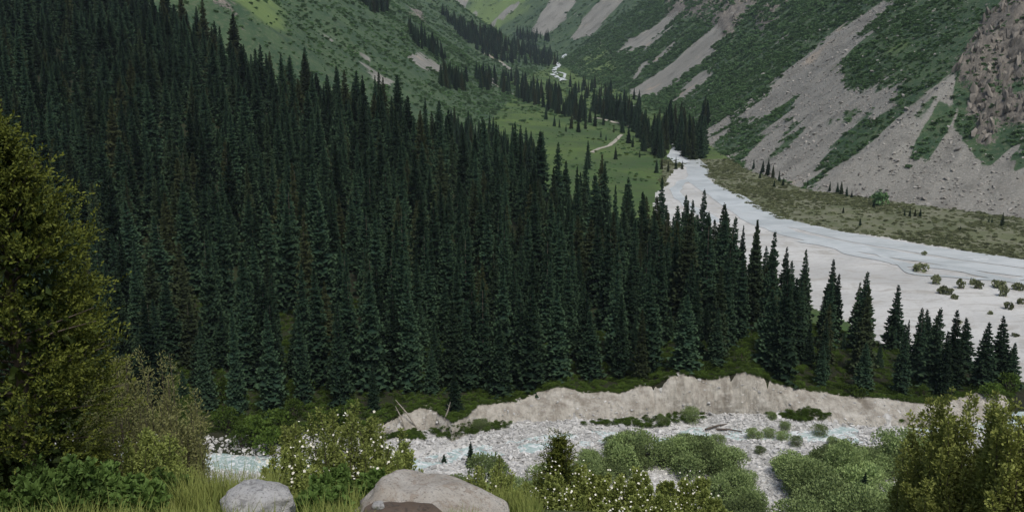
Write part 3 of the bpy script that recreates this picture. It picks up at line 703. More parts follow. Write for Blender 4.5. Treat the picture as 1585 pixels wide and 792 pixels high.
def ordinal(n):
    if n < 20: return ORD[n - 1]
    tens = {2: 'twenty', 3: 'thirty', 4: 'forty', 5: 'fifty', 6: 'sixty'}[n // 10]
    return (tens[:-1] + 'ieth') if n % 10 == 0 else tens + '-' + ORD[n % 10 - 1]
frontrow = []
for i in ind:
    if not any((j != i) and fy[j] < fy[i] and abs(fpx[j] - fpx[i]) < 13 for j in ind): frontrow.append(i)
frontrow.sort(key=lambda i: fpx[i])
fr_no = {}
kb = kl = 0
for i in frontrow:
    if fpx[i] > 590: kb += 1; fr_no[i] = 'dark spruce, %s from the left in the front row above the cut bank' % ordinal(kb)
    else: kl += 1; fr_no[i] = 'dark spruce, %s from the left in the front row left of the bank' % ordinal(kl)
rightmost = max(ind, key=lambda i: fpx[i])
for i in ind:
    lab = fr_no.get(i, 'tall dark spruce rising behind the front row of the forest hill' if fh[i] > 12 else 'short young spruce filling a gap between tall spruces of the forest hill')
    if i == rightmost: lab = 'rightmost dark spruce at the tip of the forested spur'
    spruce(fx[i], fy[i], fz[i] - 0.1, fh[i], int(fvi[i]), frz[i], fws[i], lab, 'spruces of the forest hill')
rest = np.setdiff1d(np.arange(len(fx)), ind)
csrc = [CROWN_SRC[k] for k in range(NV)]
s_ = fh[rest] / 22.0
scatter('spruce_forest', np.stack([fx, fy, fz - 0.2], -1)[rest], frz[rest], np.stack([s_ * fws[rest], s_ * fws[rest], s_], -1), fvi[rest], csrc, 'dense dark spruce forest covering the hill behind its front rows')
print('forest', len(fx), 'individual', len(ind), 'front', len(frontrow))

# ------------------------------------------------------------------ far groves
GROVES = [([(1012, 206), (1060, 198), (1090, 236), (1084, 250), (1058, 246), (1046, 232), (1030, 236), (1010, 262), (1002, 240)], 480, 1200, 70, 27), ([(912, 172), (972, 182), (980, 200), (940, 186)], 500, 1400, 55, 26), ([(975, 190), (1006, 206), (1002, 236), (984, 216)], 500, 1300, 24, 24),
          ([(716, 126), (790, 116), (850, 140), (905, 172), (914, 196), (880, 188), (830, 166), (790, 150), (740, 140)], 600, 1900, 150, 22), ([(700, 205), (760, 226), (846, 258), (850, 275), (780, 275), (690, 240)], 430, 700, 90, 21),
          ([(684, 24), (740, 50), (800, 68), (868, 90), (858, 104), (800, 102), (760, 92), (716, 64)], 1400, 2600, 330, 24), ([(556, 2), (600, 6), (600, 28), (575, 20)], 600, 1900, 40, 19), ([(630, 44), (660, 58), (694, 94), (682, 98), (640, 68)], 600, 1900, 48, 18),
          ([(680, 122), (718, 128), (722, 140), (700, 142), (682, 134)], 500, 1500, 40, 20), ([(870, 120), (1000, 160), (1000, 175), (880, 150)], 800, 1900, 30, 20), ([(800, 55), (850, 62), (850, 70), (800, 62)], 1800, 3500, 24, 26), ([(1085, 186), (1096, 190), (1094, 200), (1086, 200)], 700, 1400, 8, 24)]
gp = []
for poly, y0, y1, n, h in GROVES:
    xs = [p[0] for p in poly]; ys = [p[1] for p in poly]; c = 0; tries = 0
    while c < n and tries < n * 12:
        tries += 1
        a, b = r.uniform(min(xs), max(xs)), r.uniform(min(ys), max(ys))
        if poly_sd(np.array([a]), np.array([b]), poly)[0] < 0: continue
        x, y, z = ray_hit(a, b, y0, y1, 300)
        gp.append((x, y, z, h * r.uniform(0.65, 1.15))); c += 1
gp = np.array(gp); n = len(gp); gs = gp[:, 3] / 22.0
scatter('distant_spruce_groves', gp[:, :3] - [0, 0, 0.3], r.random(n) * 6.28, np.stack([gs * 1.1, gs * 1.1, gs], -1), r.integers(0, NV, n), csrc, 'distant dark spruce groves on the valley floor and lower slopes')
LONE = [(910, 262, 46), (953, 247, 21), (913, 190, 22), (921, 196, 26), (934, 194, 20), (930, 213, 12), (963, 206, 26), (973, 222, 26), (979, 228, 18), (996, 234, 32), (1001, 226, 24), (1016, 268, 22), (1024, 262, 20), (1034, 266, 18), (1046, 262, 20), (866, 198, 14), (876, 204, 12), (858, 196, 18), (845, 185, 20), (884, 200, 24), (895, 205, 22), (906, 200, 20), (1056, 262, 14), (1022, 240, 30), (1012, 232, 28), (940, 160, 18), (860, 176, 16), (990, 244, 12), (950, 205, 12), (938, 218, 10)]
for k, (a, b, hp) in enumerate(LONE):
    x, y, z = ray_hit(a, b, 440, 1500)
    h = np.clip(hp * (y * CT - z * ST) / F, 5, 27)
    lab = {0: 'solitary dark spruce on the meadow just above the forest crest', 1: 'pair-like dark spruce standing alone below the end of the footpath'}.get(k, 'small dark spruce on the green valley meadow, %s from the left' % ordinal(1 + sorted(q[0] for q in LONE).index(a)))
    spruce(x, y, z - 0.2, h, int(r.integers(0, NV)), r.random() * 6, 1.15, lab, 'lone spruces on the meadow')
TERR = [(1166, 262, 16), (1180, 268, 20), (1188, 272, 26), (1196, 276, 22), (1206, 282, 18), (1212, 288, 14), (1198, 290, 12), (1176, 276, 12), (1250, 288, 12), (1284, 296, 16), (1296, 300, 18), (1302, 302, 22), (1310, 304, 16), (1318, 306, 12), (1352, 322, 14), (1400, 334, 12), (1408, 336, 15), (1416, 335, 13), (1424, 336, 16), (1331, 350, 14), (1305, 330, 10), (1486, 358, 9), (1551, 350, 22), (1535, 346, 10), (1530, 345, 8)]
for k, (a, b, hp) in enumerate(TERR):
    x, y, z = ray_hit(a, b, 250, 900)
    h = np.clip(hp * (y * CT - z * ST) / F, 2.5, 14)
    lab = 'lone dark spruce at the foot of the scree near the right edge' if a == 1551 else 'small dark spruce at the foot of the scree, %s from the left' % ordinal(1 + sorted(q[0] for q in TERR).index(a))
    spruce(x, y, z - 0.1, h, int(r.integers(0, NV)), r.random() * 6, 1.3, lab, 'small spruces below the scree')
for a, b, hp, lab in ((728, 722, 44, 'small lone dark spruce standing on the stones beside the turquoise stream'), (1333, 800, 66, 'thin small dark spruce among the willows at the bottom edge'), (1405, 778, 42, 'short dark spruce among willows left of the yellow shrub'), (687, 716, 16, 'tiny dark spruce seedling beside the lone streamside spruce')):
    x, y, z = ray_hit(a, min(b, 790), 118, 200)
    h = hp * (y * CT - z * ST) / F
    spruce(x, y, z - 0.1, h, 3, 1.0, 1.25 if hp > 20 else 2.0, lab)

# ================================================================== stones
import bmesh
def stone_mesh(seed, n=16, flat=0.7):
    r_ = np.random.default_rng(seed); bm = bmesh.new()
    p = rand_unit(n, r_) * r_.uniform(0.8, 1.0, (n, 1)) * [1, r_.uniform(0.7, 1), flat * r_.uniform(0.75, 1.1)]
    for q in p: bm.verts.new(q)
    h = bmesh.ops.convex_hull(bm, input=bm.verts)
    bmesh.ops.delete(bm, geom=[e for e in h['geom_interior'] if isinstance(e, bmesh.types.BMVert)], context='VERTS')
    me = bpy.data.meshes.new('stone'); bm.to_mesh(me); bm.free(); return me
def mat_stone(name, a, b, sc_=1.5):
    m = MT(name); p = m.obj()
    c = m.mix(m.rand(), a, b); c = m.mix(m.math('MULTIPLY', m.ramp(m.noise(p, sc_, 5, 0.7), 0.45, 0.7), 0.5), c, c3(0.22, 0.21, 0.20))
    m.color(c); m.bump(m.noise(p, sc_ * 3, 5, 0.7), 0.4, 0.15); return m.m
M['stone'] = mat_stone('river stone', c3(0.30, 0.30, 0.29), c3(0.66, 0.66, 0.64))
M['rock'] = mat_stone('scree rock', c3(0.17, 0.16, 0.145), c3(0.40, 0.385, 0.35))
M['crag'] = mat_stone('crag rock', c3(0.10, 0.093, 0.082), c3(0.28, 0.253, 0.215), 2.0)
STN = [stone_mesh(400 + i) for i in range(6)]
for q in STN: q.materials.append(M['stone'])
RCK = [stone_mesh(420 + i, 13, 0.8) for i in range(4)]
for q in RCK: q.materials.append(M['rock'])
CRG = [stone_mesh(440 + i, 12, 1.0) for i in range(5)]
for q in CRG: q.materials.append(M['crag'])
r = np.random.default_rng(21)
bed = ST_OBJ[1]
def bed_points(n, y0=129, y1=170):
    a = r.uniform(-80, 1640, n); y = r.uniform(y0, y1, n); b = 650
    x = xpix(a, b, 1.0) * y; z = terrain(x, y); px, py = project(x, y, z)
    T = x / y; lf = hill_params(T)[4]
    ok = (y < np.interp(T, BK_T, BK_YB) * (1 - lf) + 157 * lf - 0.2) & (y > 128)
    return x[ok], y[ok], z[ok], px[ok], py[ok]
x, y, z, px, py = bed_points(1400)
ds = np.abs(polyline_sd(x, y, STREAM)[0])
m_ = r.random(len(x)) < np.where(y > 148, 0.9, 0.35)
x, y, z = x[m_][:260], y[m_][:260], z[m_][:260]
STONE_SRC = []
for i in range(len(x)):
    o = link('stone', STN[i % 6], None, bed); s = float(np.clip(r.lognormal(-0.55, 0.38), 0.3, 1.5))
    o.location = (x[i], y[i], z[i] + 0.15 * s); o.rotation_euler = (r.normal(0, .25), r.normal(0, .25), r.random() * 6.28); o.scale = (s * r.uniform(.9, 1.5), s, s * r.uniform(.7, 1.0))
    if i < 6: STONE_SRC.append(o)
x, y, z, px, py = bed_points(34000)
s = np.clip(r.lognormal(-1.35, 0.45, len(x)), 0.10, 0.7)
bk = r.integers(0, bX.size, 900); bk = bk[r.random(900) < 1 - 0.6 * BS.ravel()[bk]]
x = np.r_[x, bX.ravel()[bk]]; y = np.r_[y, bY.ravel()[bk]]; z = np.r_[z, bZ.ravel()[bk]]; s = np.r_[s, np.clip(r.lognormal(-1.7, 0.5, len(bk)), 0.08, 0.5)]
scatter('river_stones', np.stack([x, y, z + 0.1 * s], -1), r.random(len(x)) * 6.28, np.stack([s * 1.2, s, s * 0.9], -1), r.integers(0, 6, len(x)), STONE_SRC, 'countless pale stones covering the bed of the stream', r.normal(0, .3, (len(x), 2)))

# scree rocks and crags
vid = np.where((reg == 7) & (gpx > 900) & (gpx < 1640) & (gpy > -30) & (gY < 1100))[0]
dr = np.interp(gY[vid], RR[:-1], np.diff(RR))
w = gY[vid] * dr * (0.22 + sstep(0.35, 0.6, scree[vid])) * (1 - 0.8 * ck[vid]); w /= w.sum()
pk_ = r.choice(vid, 9000, p=w)
P = V[pk_] + np.stack([r.normal(0, 1.2, 9000), r.normal(0, 1.2, 9000), np.zeros(9000)], -1)
P[:, 2] = np.where(False, 0, terrain(P[:, 0], P[:, 1]))
s = np.clip(r.lognormal(-0.75, 0.5, 9000), 0.2, 2.2)
mt_obj = ST_OBJ[7]
RSRC = []
vv = np.where((reg == 7) & (gpx > 1250) & (gpx < 1600) & (gpy > 150) & (gpy < 340) & (scree > 0.7))[0]
for i, k in enumerate(r.choice(vv, 40)):
    o = link('rock', RCK[i % 4], None, mt_obj); q = r.uniform(0.8, 1.9)
    o.location = V[k] + [0, 0, 0.1]; o.scale = (q * 1.2, q, q * .9); o.rotation_euler = (r.normal(0, .3), r.normal(0, .3), r.random() * 6)
    if i < 4: RSRC.append(o)
scatter('scree_rocks', P + np.stack([0 * s, 0 * s, 0.1 * s], -1), r.random(9000) * 6.28, np.stack([s * 1.2, s, s * .9], -1), r.integers(0, 4, 9000), RSRC, 'loose grey rocks strewn over the scree slopes', r.normal(0, .4, (9000, 2)))
vv = np.where((reg == 7) & (cliff > 0.56) & (gpx > 1440) & (gpx < 1620) & (gpy > -20) & (gpy < 240))[0]
for i, k in enumerate(r.choice(vv, 225)):
    o = link('rock', CRG[i % 5], None, mt_obj); q = r.uniform(0.9, 2.2)
    o.location = V[k] + [-0.8, 0, 0.5]; o.scale = (q, q * r.uniform(.6, 1), q * r.uniform(1.8, 3.4)); o.rotation_euler = (r.normal(0, .12), -0.25 + r.normal(0, .12), r.random() * 6)
vv = np.where((reg == 7) & (cliff > 0.6) & (gpx > 1000) & (gpx < 1240) & (gpy > -20) & (gpy < 90))[0]
for i, k in enumerate(r.choice(vv, min(34, len(vv)))):
    o = link('rock', CRG[i % 5], None, mt_obj); q = r.uniform(2.5, 5)
    o.location = V[k] + [-0.5, 0, -1.5]; o.scale = (q, q * r.uniform(.6, 1), q * r.uniform(1.2, 2.0)); o.rotation_euler = (r.normal(0, .15), -0.35 + r.normal(0, .15), r.random() * 6)

# ================================================================== bushes
def bush_mesh(name, seed, mat, nleaf=420, rad=1.0, h=1.3, leaf=0.16, nclump=9, wleaf=0.4):
    r_ = np.random.default_rng(seed)
    a = r_.random(nclump) * 6.28; rr = np.sqrt(r_.random(nclump)) * rad * 0.68
    C = np.stack([np.cos(a) * rr, np.sin(a) * rr, h * (0.16 + 0.52 * (1 - (rr / rad) ** 2) * r_.uniform(0.7, 1.1, nclump))], -1)
    k = r_.integers(0, nclump, nleaf); u = rand_unit(nleaf, r_); u[:, 2] = np.where(r_.random(nleaf) < 0.75, np.abs(u[:, 2]), u[:, 2])
    cr = r_.uniform(0.30, 0.48, nclump) * rad
    P = C[k] + u * (cr[k] * r_.uniform(0.55, 1.0, nleaf))[:, None] * [1, 1, 0.85 * h / rad / 1.1]
    P[:, 2] = np.where(P[:, 2] < 0.02, r_.uniform(0.0, 0.2, nleaf) * h, P[:, 2])
    sk = r_.random(nleaf) < 0.28; ask = r_.random(nleaf) * 6.28; rsk = r_.uniform(0.35, 0.78, nleaf) * rad
    P = np.where(sk[:, None], np.stack([np.cos(ask) * rsk, np.sin(ask) * rsk, r_.uniform(0, 0.42, nleaf) * h], -1), P)
    D = u * 0.8 + rand_unit(nleaf, r_) * 0.7 + [0, 0, 0.45]
    v, q, t = leaves(P - D * leaf * 0.3, D, leaf * r_.uniform(0.7, 1.3, nleaf), leaf * wleaf * r_.uniform(0.7, 1.3, nleaf), r_)
    me = np_mesh(name, v, q, False); fattr(me, 'tip', t); me.materials.append(mat)
    sv, sq = join([tube([(C[i, 0] * .1, C[i, 1] * .1, -0.1), (C[i, 0] * .6, C[i, 1] * .6, C[i, 2] * .55), tuple(C[i])], [0.035, 0.025, 0.01], 4) for i in range(nclump)])
    st = np_mesh('stems', sv, sq); st.materials.append(M['bark'])
    return me, st
WIL = [bush_mesh('foliage', 500 + i, M['willow'], 3000, 1.0, (1.25, 1.5, 1.1, 1.7)[i], 0.078, (12, 15, 18, 12)[i], 0.36) for i in range(4)]
SCR = [bush_mesh('foliage', 520 + i, M['scrub'], 150, 1.0, (0.9, 1.2, 0.7)[i], 0.34, (5, 6, 8)[i], 0.5) for i in range(3)]
DRY = [bush_mesh('foliage', 540 + i, M['dryscrub'], 160, 1.0, (0.7, 0.9)[i], 0.30, (6, 8)[i], 0.5) for i in range(2)]
UND = [bush_mesh('foliage', 560 + i, M['under'], 700, 1.0, (0.7, 1.0, 1.5)[i], 0.12, (6, 8, 10)[i], 0.5) for i in range(3)]
def bush(name, pair, x, y, z, s, hs, label, cat, group, rz=None):
    e = bpy.data.objects.new(name, None); col.objects.link(e); e.location = (x, y, z); e.scale = (s, s, s * hs); e.rotation_euler = (0, 0, r.random() * 6.28 if rz is None else rz)
    tag(e, label, cat, group); f = link('foliage', pair[0], None, e); link('stem', pair[1], None, e); return f
# willows on the stony flat : (photo column, row of the foot, height in photo pixels)
WPOLY = [([(930, 722), (1000, 712), (1090, 712), (1140, 722), (1130, 735), (1100, 742), (1040, 735), (990, 730), (935, 752)], 34, 46), ([(1340, 722), (1390, 716), (1440, 722), (1436, 737), (1380, 745), (1300, 738), (1215, 738), (1260, 722)], 28, 46),
         ([(1240, 752), (1325, 750), (1340, 825), (1236, 825)], 22, 54), ([(1100, 778), (1160, 782), (1165, 825), (1100, 825)], 12, 48), ([(1345, 785), (1430, 780), (1430, 825), (1345, 825)], 12, 46), ([(700, 752), (930, 752), (930, 800), (700, 800)], 16, 44),
         ([(905, 726), (940, 718), (945, 735), (905, 755)], 6, 34)]
wil = []
for poly, n, hp in WPOLY:
    xs = [p[0] for p in poly]; ys = [p[1] for p in poly]; c = 0
    while c < n:
        a, b = r.uniform(min(xs), max(xs)), r.uniform(min(ys), max(ys))
        if poly_sd(np.array([a]), np.array([b]), poly)[0] < 0: continue
        wil.append((a, b, hp * r.uniform(0.55, 1.25))); c += 1
SMALLW = [(1168, 680, 22, 'lone'), (1190, 676, 16, 'lone'), (1212, 680, 18, 'lone'), (1268, 676, 20, 'lone'), (968, 686, 24, 'lone'), (994, 690, 16, 'lone'), (745, 664, 22, 'lone'), (1138, 792, 40, 'lone'), (1130, 748, 30, 'lone'), (1155, 750, 26, 'lone'), (1025, 655, 16, 'lone'), (1070, 652, 22, 'lone'), (1194, 648, 14, 'lone'), (1215, 664, 14, 'lone'), (1176, 700, 14, 'lone'), (1232, 690, 16, 'lone'), (1290, 690, 18, 'lone'), (1205, 728, 18, 'lone'), (1060, 690, 26, 'lone'), (1110, 694, 22, 'lone'), (945, 690, 20, 'lone')]
wil.sort(key=lambda q: q[0]); WSRC = {}
for k, (a, b, hp) in enumerate(wil):
    x, y, z = ray_hit(a, b, 118, 170); d = y * CT - z * ST; h = hp * d / F
    vi = int(r.integers(0, 4)); s = h / (1.25, 1.5, 1.1, 1.7)[vi] * r.uniform(0.85, 1.1)
    grp = 'willows in the thicket right of the stone strip' if a > 1195 else ('willows in the thicket left of the stone strip' if a > 905 else 'willows on the slope behind the pale boulder')
    lab = {'willows in the thicket right of the stone strip': 'rounded grey-green willow bush in the thicket between stone strip and yellow shrub', 'willows in the thicket left of the stone strip': 'rounded grey-green willow bush in the thicket left of the bare stone strip', 'willows on the slope behind the pale boulder': 'grey-green willow bush in the growth behind the large pale boulder'}[grp]
    WSRC[vi] = bush('willow_bush', WIL[vi], x, y, z - 0.1, s, r.uniform(0.85, 1.3), lab, 'bush', grp)
for k, (a, b, hp, _) in enumerate(SMALLW):
    x, y, z = ray_hit(a, min(b, 791), 122, 176); d = y * CT - z * ST; s = hp * d / F / 1.3
    bush('willow_bush', WIL[k % 4], x, y, z - 0.1, s, 1.0, 'small separate willow bush standing alone on bare pale stones, %s from the left' % ordinal(1 + sorted(q[0] for q in SMALLW).index(a)), 'bush', 'single willows on the stones')
# low shrubs on the gravel plain
PSH = [(1425, 420, 12, 2.4), (1449, 440, 12, 1.4), (1464, 454, 12, 2.2), (1487, 446, 12, 1.2), (1478, 462, 8, 1.6), (1514, 446, 10, 1.8), (1545, 444, 12, 1.8), (1552, 458, 14, 1.2), (1578, 448, 11, 2.0), (1562, 478, 9, 2.0), (1532, 486, 6, 1.6), (1505, 440, 8, 1.5), (1580, 470, 9, 1.5), (1484, 500, 5, 2.5), (1570, 520, 5, 3), (1430, 395, 5, 2)]
PS = []
for k, (a, b, hp, wd_) in enumerate(PSH):
    x, y = on_z(a, b, Z0); z = tz(x, y); d = y * CT - z * ST; h = hp * d / F; s = h * wd_ / 2
    f = bush('low_shrub', DRY[k % 2], x, y, z - 0.05, s, h / s / 0.7, 'low olive-grey shrub on the pale gravel plain, %s from the left' % ordinal(1 + sorted(q[0] for q in PSH).index(a) if True else 1), 'shrub', 'shrubs on the gravel plain')
    if k < 2: PS.append(f)
# broadleaf shrubs at the forest edge
ESH = [(336, 618, 34), (352, 664, 40), (388, 676, 44), (372, 692, 40), (425, 660, 36), (455, 644, 32), (470, 604, 28), (545, 640, 26), (520, 655, 30), (675, 562, 36), (1085, 572, 22), (1150, 560, 26), (1328, 612, 22), (1430, 612, 20), (1530, 612, 30), (1560, 606, 34), (415, 692, 44), (490, 665, 28), (640, 600, 26), (290, 690, 44)]
ES = []
for k, (a, b, hp) in enumerate(ESH):
    x, y, z = ray_hit(a, b, 140, 260); d = y * CT - z * ST; h = hp * d / F
    vi = 1 + k % 2
    f = bush('forest_edge_shrub', UND[vi], x, y, z - 0.1, h / (0.7, 1.0, 1.5)[vi] * (0.8 if vi == 1 else 0.9), 1.1, 'fresh green leafy shrub at the forest foot, %s from the left' % ordinal(1 + sorted(q[0] for q in ESH).index(a)), 'shrub', 'leafy shrubs along the forest foot')
    if k < 2: ES.append(f)
# undergrowth of the forest edge and along the bank
x = r.uniform(-110, 110, 26000); y = r.uniform(150, 215, 26000)
T = x / y; a_, b_, hyf_, d_, lf_ = hill_params(T); z = terrain(x, y)
ok = (y > hyf_ - 26 * lf_ + 0.1) & (T < CR_T[-1]) & (r.random(len(x)) < np.where(y - hyf_ < 6, 1, 0.55))
x, y, z = x[ok][:14000], y[ok][:14000], z[ok][:14000]
s = np.clip(r.lognormal(-0.75, 0.4, len(x)), 0.2, 1.3)
# lip of turf on the bank's edge, and green patches at its foot
lt = r.uniform(BK_T[0], BK_T[-1], 2600); ly = np.interp(lt, BK_T, BK_Y) + r.uniform(-0.25, 0.9, 2600); lx = lt * ly; lz = np.interp(lt, BK_T, BK_ZC) + r.uniform(-0.25, 0.15, 2600)
P = np.stack([np.r_[x, lx], np.r_[y, ly], np.r_[z, lz]], -1); s = np.r_[s, np.full(2600, 0.0) + r.uniform(0.22, 0.5, 2600)]
GREENP = [[(640, 672), (700, 654), (760, 648), (800, 656), (770, 664), (700, 676)], [(880, 656), (960, 648), (1040, 640), (1090, 648), (1010, 660)], [(1180, 640), (1250, 630), (1290, 642), (1240, 652)], [(1040, 636), (1062, 622), (1090, 640)], [(1390, 650), (1440, 645), (1440, 656)], [(590, 672), (640, 666), (660, 680)]]
gq = []
for poly in GREENP:
    xs = [p[0] for p in poly]; ys = [p[1] for p in poly]
    a = r.uniform(min(xs), max(xs), 500); b = r.uniform(min(ys), max(ys), 500); m_ = poly_sd(a, b, poly) > 0
    for aa, bb in zip(a[m_][:130], b[m_][:130]):
        Yq = r.uniform(0, 0); X_, Y_, _ = ray_hit(aa, bb, 150, 175, 120); gq.append((X_, Y_ - 0.5))
gq = np.array(gq); gzq = terrain(gq[:, 0], gq[:, 1])
P = np.concatenate([P, np.stack([gq[:, 0], gq[:, 1], gzq + 0.25], -1)]); s = np.r_[s, r.uniform(0.3, 0.8, len(gq))]
scatter('undergrowth', P - [0, 0, 0.1], r.random(len(P)) * 6.28, np.stack([s * 1.2, s * 1.2, s * 0.75], -1), r.integers(0, 2, len(P)), ES, 'low green undergrowth along the forest edge and bank')

# scrub over the mountainsides, hillside and meadow
SS = []
x, y, z = ray_hit(1362, 318, 300, 600); f = bush('dark_bush', SCR[1], x, y, z, 4.5, 1.2, 'large dark green bush at the foot of the near scree slope', 'bush', None); SS.append(f)
for a, b, sz, lab in ((1313, 190, 2.6, 'round dark bush alone high on the grey scree'), (1406, 260, 2.2, 'dark bush low on the grey scree below the scrub tongue')):
    x, y, z = ray_hit(a, b, 350, 900); SS.append(bush('dark_bush', SCR[len(SS) % 3], x, y, z, sz, 1.0, lab, 'bush', None))
def veg_scatter(mask, n, dens, smin, smax, name, src, label, hz=0.8):
    vid = np.where(mask)[0]; dr = np.interp(gY[vid], RR[:-1], np.diff(RR))
    w = gY[vid] ** 0.5 * dr * dens[vid]; w = w / w.sum(); k = r.choice(vid, n, p=w)
    P = V[k].copy(); j = np.interp(P[:, 1], RR[:-1], np.diff(RR)) * 0.5
    P[:, 0] += r.uniform(-1, 1, n) * j; P[:, 1] += r.uniform(-1, 1, n) * j
    P[:, 2] = terrain(P[:, 0], P[:, 1]) + ck[k] * crag[k]
    s = r.uniform(0, 1, n) ** 2 * (smax - smin) + smin; s = s * np.clip(P[:, 1] / 700.0, 0.75, 1.8)
    scatter(name, P - [0, 0, 0.15], r.random(n) * 6.28, np.stack([s, s, s * hz], -1), r.integers(0, len(src), n), src, label)
fov = (gpx > -60) & (gpx < 1650) & (gpy > -60) & (gpy < 420)
clump = sstep(0.40, 0.62, 0.5 + 0.5 * fbm(gX / 22, gY / 22 + gZ / 22, 601, 4))
veg_scatter((reg == 7) & fov, 34000, (sstep(0.55, 0.30, scree) if False else (1 - sstep(0.42, 0.60, scree))) * (1 - 0.45 * ck) * (0.25 + clump) * (1 - 0.8 * meadow_sunlit), 0.7, 2.6, 'mountain_scrub', SS, 'dark green scrub covering the right mountainside between the screes')
veg_scatter((reg == 3) & fov & (gY > 400), 30000, (1 - sstep(0.42, 0.60, scree)) * (1 - 0.5 * ck) * (0.25 + clump) * (1 - 0.9 * sstep(0.4, 0.7, meadow_sunlit)), 0.7, 2.6, 'hillside_scrub', SS, 'green scrub covering the left hillside behind the forest')
veg_scatter((reg == 8) & fov, 4000, (1 - sstep(0.42, 0.60, scree)) * (0.1 + clump) * (1 - meadow_sunlit), 0.9, 2.6, 'far_scrub', SS, 'scrub on the far mountainside')
veg_scatter((reg == 4) & fov & (gY > 430), 6500, 0.06 + clump ** 2, 0.5, 2.3, 'meadow_scrub', SS + ES[:1], 'low bushes scattered over the valley meadow')
veg_scatter((reg == 6) & fov, 7500, 0.2 + clump, 0.4, 1.9, 'terrace_scrub', PS, 'olive scrub covering the terrace at the foot of the scree')

# dead leaning trunks at the bank
for k, (a0, b0, a1, b1, lab) in enumerate(((645, 660, 612, 618, 'bleached dead trunk leaning left over the bank edge, the longer'), (628, 664, 612, 628, 'thin bleached dead trunk leaning beside a longer one at the bank'), (688, 648, 697, 622, 'thin bleached dead trunk leaning right below the front spruces'))):
    x0, y0, z0 = ray_hit(a0, b0, 150, 180); y1 = y0 - 0.5; p1 = (xpix(a1, b1, y1), y1, zpix(b1, y1))
    p0 = np.array([x0, y0 - 0.3, z0]); p1 = np.array(p1); mid = (p0 + p1) / 2 + [0.15, 0, 0.1]
    v_, q_ = join([tube([p0, mid, p1], [0.17, 0.13, 0.05], 7)] + [tube([p0 + (p1 - p0) * f, p0 + (p1 - p0) * f + [0.5 * (-1) ** i, -0.2, 0.3]], [0.04, 0.01], 4) for i, f in enumerate((0.4, 0.55, 0.7, 0.82))])
    o = link('dead_trunk', np_mesh('dead_trunk', v_, q_), M['deadwood']); tag(o, lab, 'trunk', 'dead trunks at the bank')
for k, (a, b, L_, ang, lab) in enumerate(((1110, 662, 6, 0.5, 'dark driftwood log lying on the stones below the bank'), (1128, 668, 5, -0.2, 'driftwood log at the water edge beside another log'), (1085, 768, 5, 0.1, 'thin driftwood log on the stone patch near the bottom'))):
    x, y, z = ray_hit(a, b, 125, 172); dx, dy = math.cos(ang) * L_ / 2, math.sin(ang) * L_ / 2
    v_, q_ = tube([(x - dx, y - dy, z + 0.35), (x, y, z + 0.5), (x + dx, y + dy, z + 0.3)], [0.22, 0.19, 0.1], 7)
    o = link('driftwood_log', np_mesh('driftwood_log', v_, q_), M['bark']); tag(o, lab, 'log', 'driftwood on the stones')

# ================================================================== foreground plants
def plume_shrub(seed, nstem, H, spread, nl, leaf, wl_, t0=0.3, thick=0.16, upr=0.5, lean=(0, 0), stem_r=0.018, flat=0.3):
    """many leaders fanning up from one base, leaves set along each; returns leaf mesh arrays, stem arrays, tip points"""
    r_ = np.random.default_rng(seed); lv, lq, lt, o = [], [], [], 0; st = []; tips = []
    per = nl // nstem
    for i in range(nstem):
        a = r_.random() * 6.28; rho = math.sqrt(r_.random())
        tip = np.array([math.cos(a) * rho * spread + lean[0], math.sin(a) * rho * spread + lean[1], H * (1 - flat * rho ** 2) * r_.uniform(0.55, 1.03)])
        b = np.array([math.cos(a) * rho * spread * 0.12, math.sin(a) * rho * spread * 0.12, -0.2])
        mid = b * 0.45 + tip * 0.55 + np.array([math.cos(a), math.sin(a), 0.25]) * spread * 0.22 + r_.normal(0, 0.05, 3) * H
        f = np.linspace(0, 1, 7)[:, None]; cur = (1 - f) ** 2 * b + 2 * f * (1 - f) * mid + f ** 2 * tip
        st.append(tube(cur, np.linspace(stem_r, stem_r * 0.2, 7), 5))
        t = t0 + (1 - t0) * r_.random(per) ** 0.8
        t = t[:, None]; P0 = (1 - t) ** 2 * b + 2 * t * (1 - t) * mid + t ** 2 * tip
        u = rand_unit(per, r_); rad = thick * H * np.clip(1.15 - t, 0.12, 1) * r_.uniform(0.2, 1, (per, 1))
        P = P0 + u * rad
        sdv = (tip - mid) / np.linalg.norm(tip - mid)
        D = u * 0.7 + sdv * upr + rand_unit(per, r_) * 0.55 + [0, 0, 0.15]
        v_, q_, tt = leaves(P, D, leaf * r_.uniform(0.6, 1.3, per), leaf * wl_ * r_.uniform(0.7, 1.2, per), r_)
        lv.append(v_); lq.append(q_ + o); lt.append(tt); o += len(v_); tips.append((tip, P))
    return (np.concatenate(lv), np.concatenate(lq), np.concatenate(lt)), join(st), tips
def flowers(pts, size, seed):
    r_ = np.random.default_rng(seed); n = len(pts); out = []; f = []; o = 0
    N = rand_unit(n, r_) * 0.6 + [0, -0.35, 0.8]; N /= np.linalg.norm(N, axis=1)[:, None]
    for i in range(n):
        a = np.cross(N[i], [0.3, 0.2, 0.9]); a /= np.linalg.norm(a); b = np.cross(N[i], a); sz = size * r_.uniform(0.7, 1.2)
        for k in range(5):
            th = k * 1.2566; d = a * math.cos(th) + b * math.sin(th); s2 = -a * math.sin(th) + b * math.cos(th)
            out += [pts[i], pts[i] + d * sz * .6 + s2 * sz * .42 + N[i] * sz * .15, pts[i] + d * sz + N[i] * sz * .25, pts[i] + d * sz * .6 - s2 * sz * .42 + N[i] * sz * .15]
            f.append([o, o + 1, o + 2, o + 3]); o += 4
    return np.array(out), np.array(f)
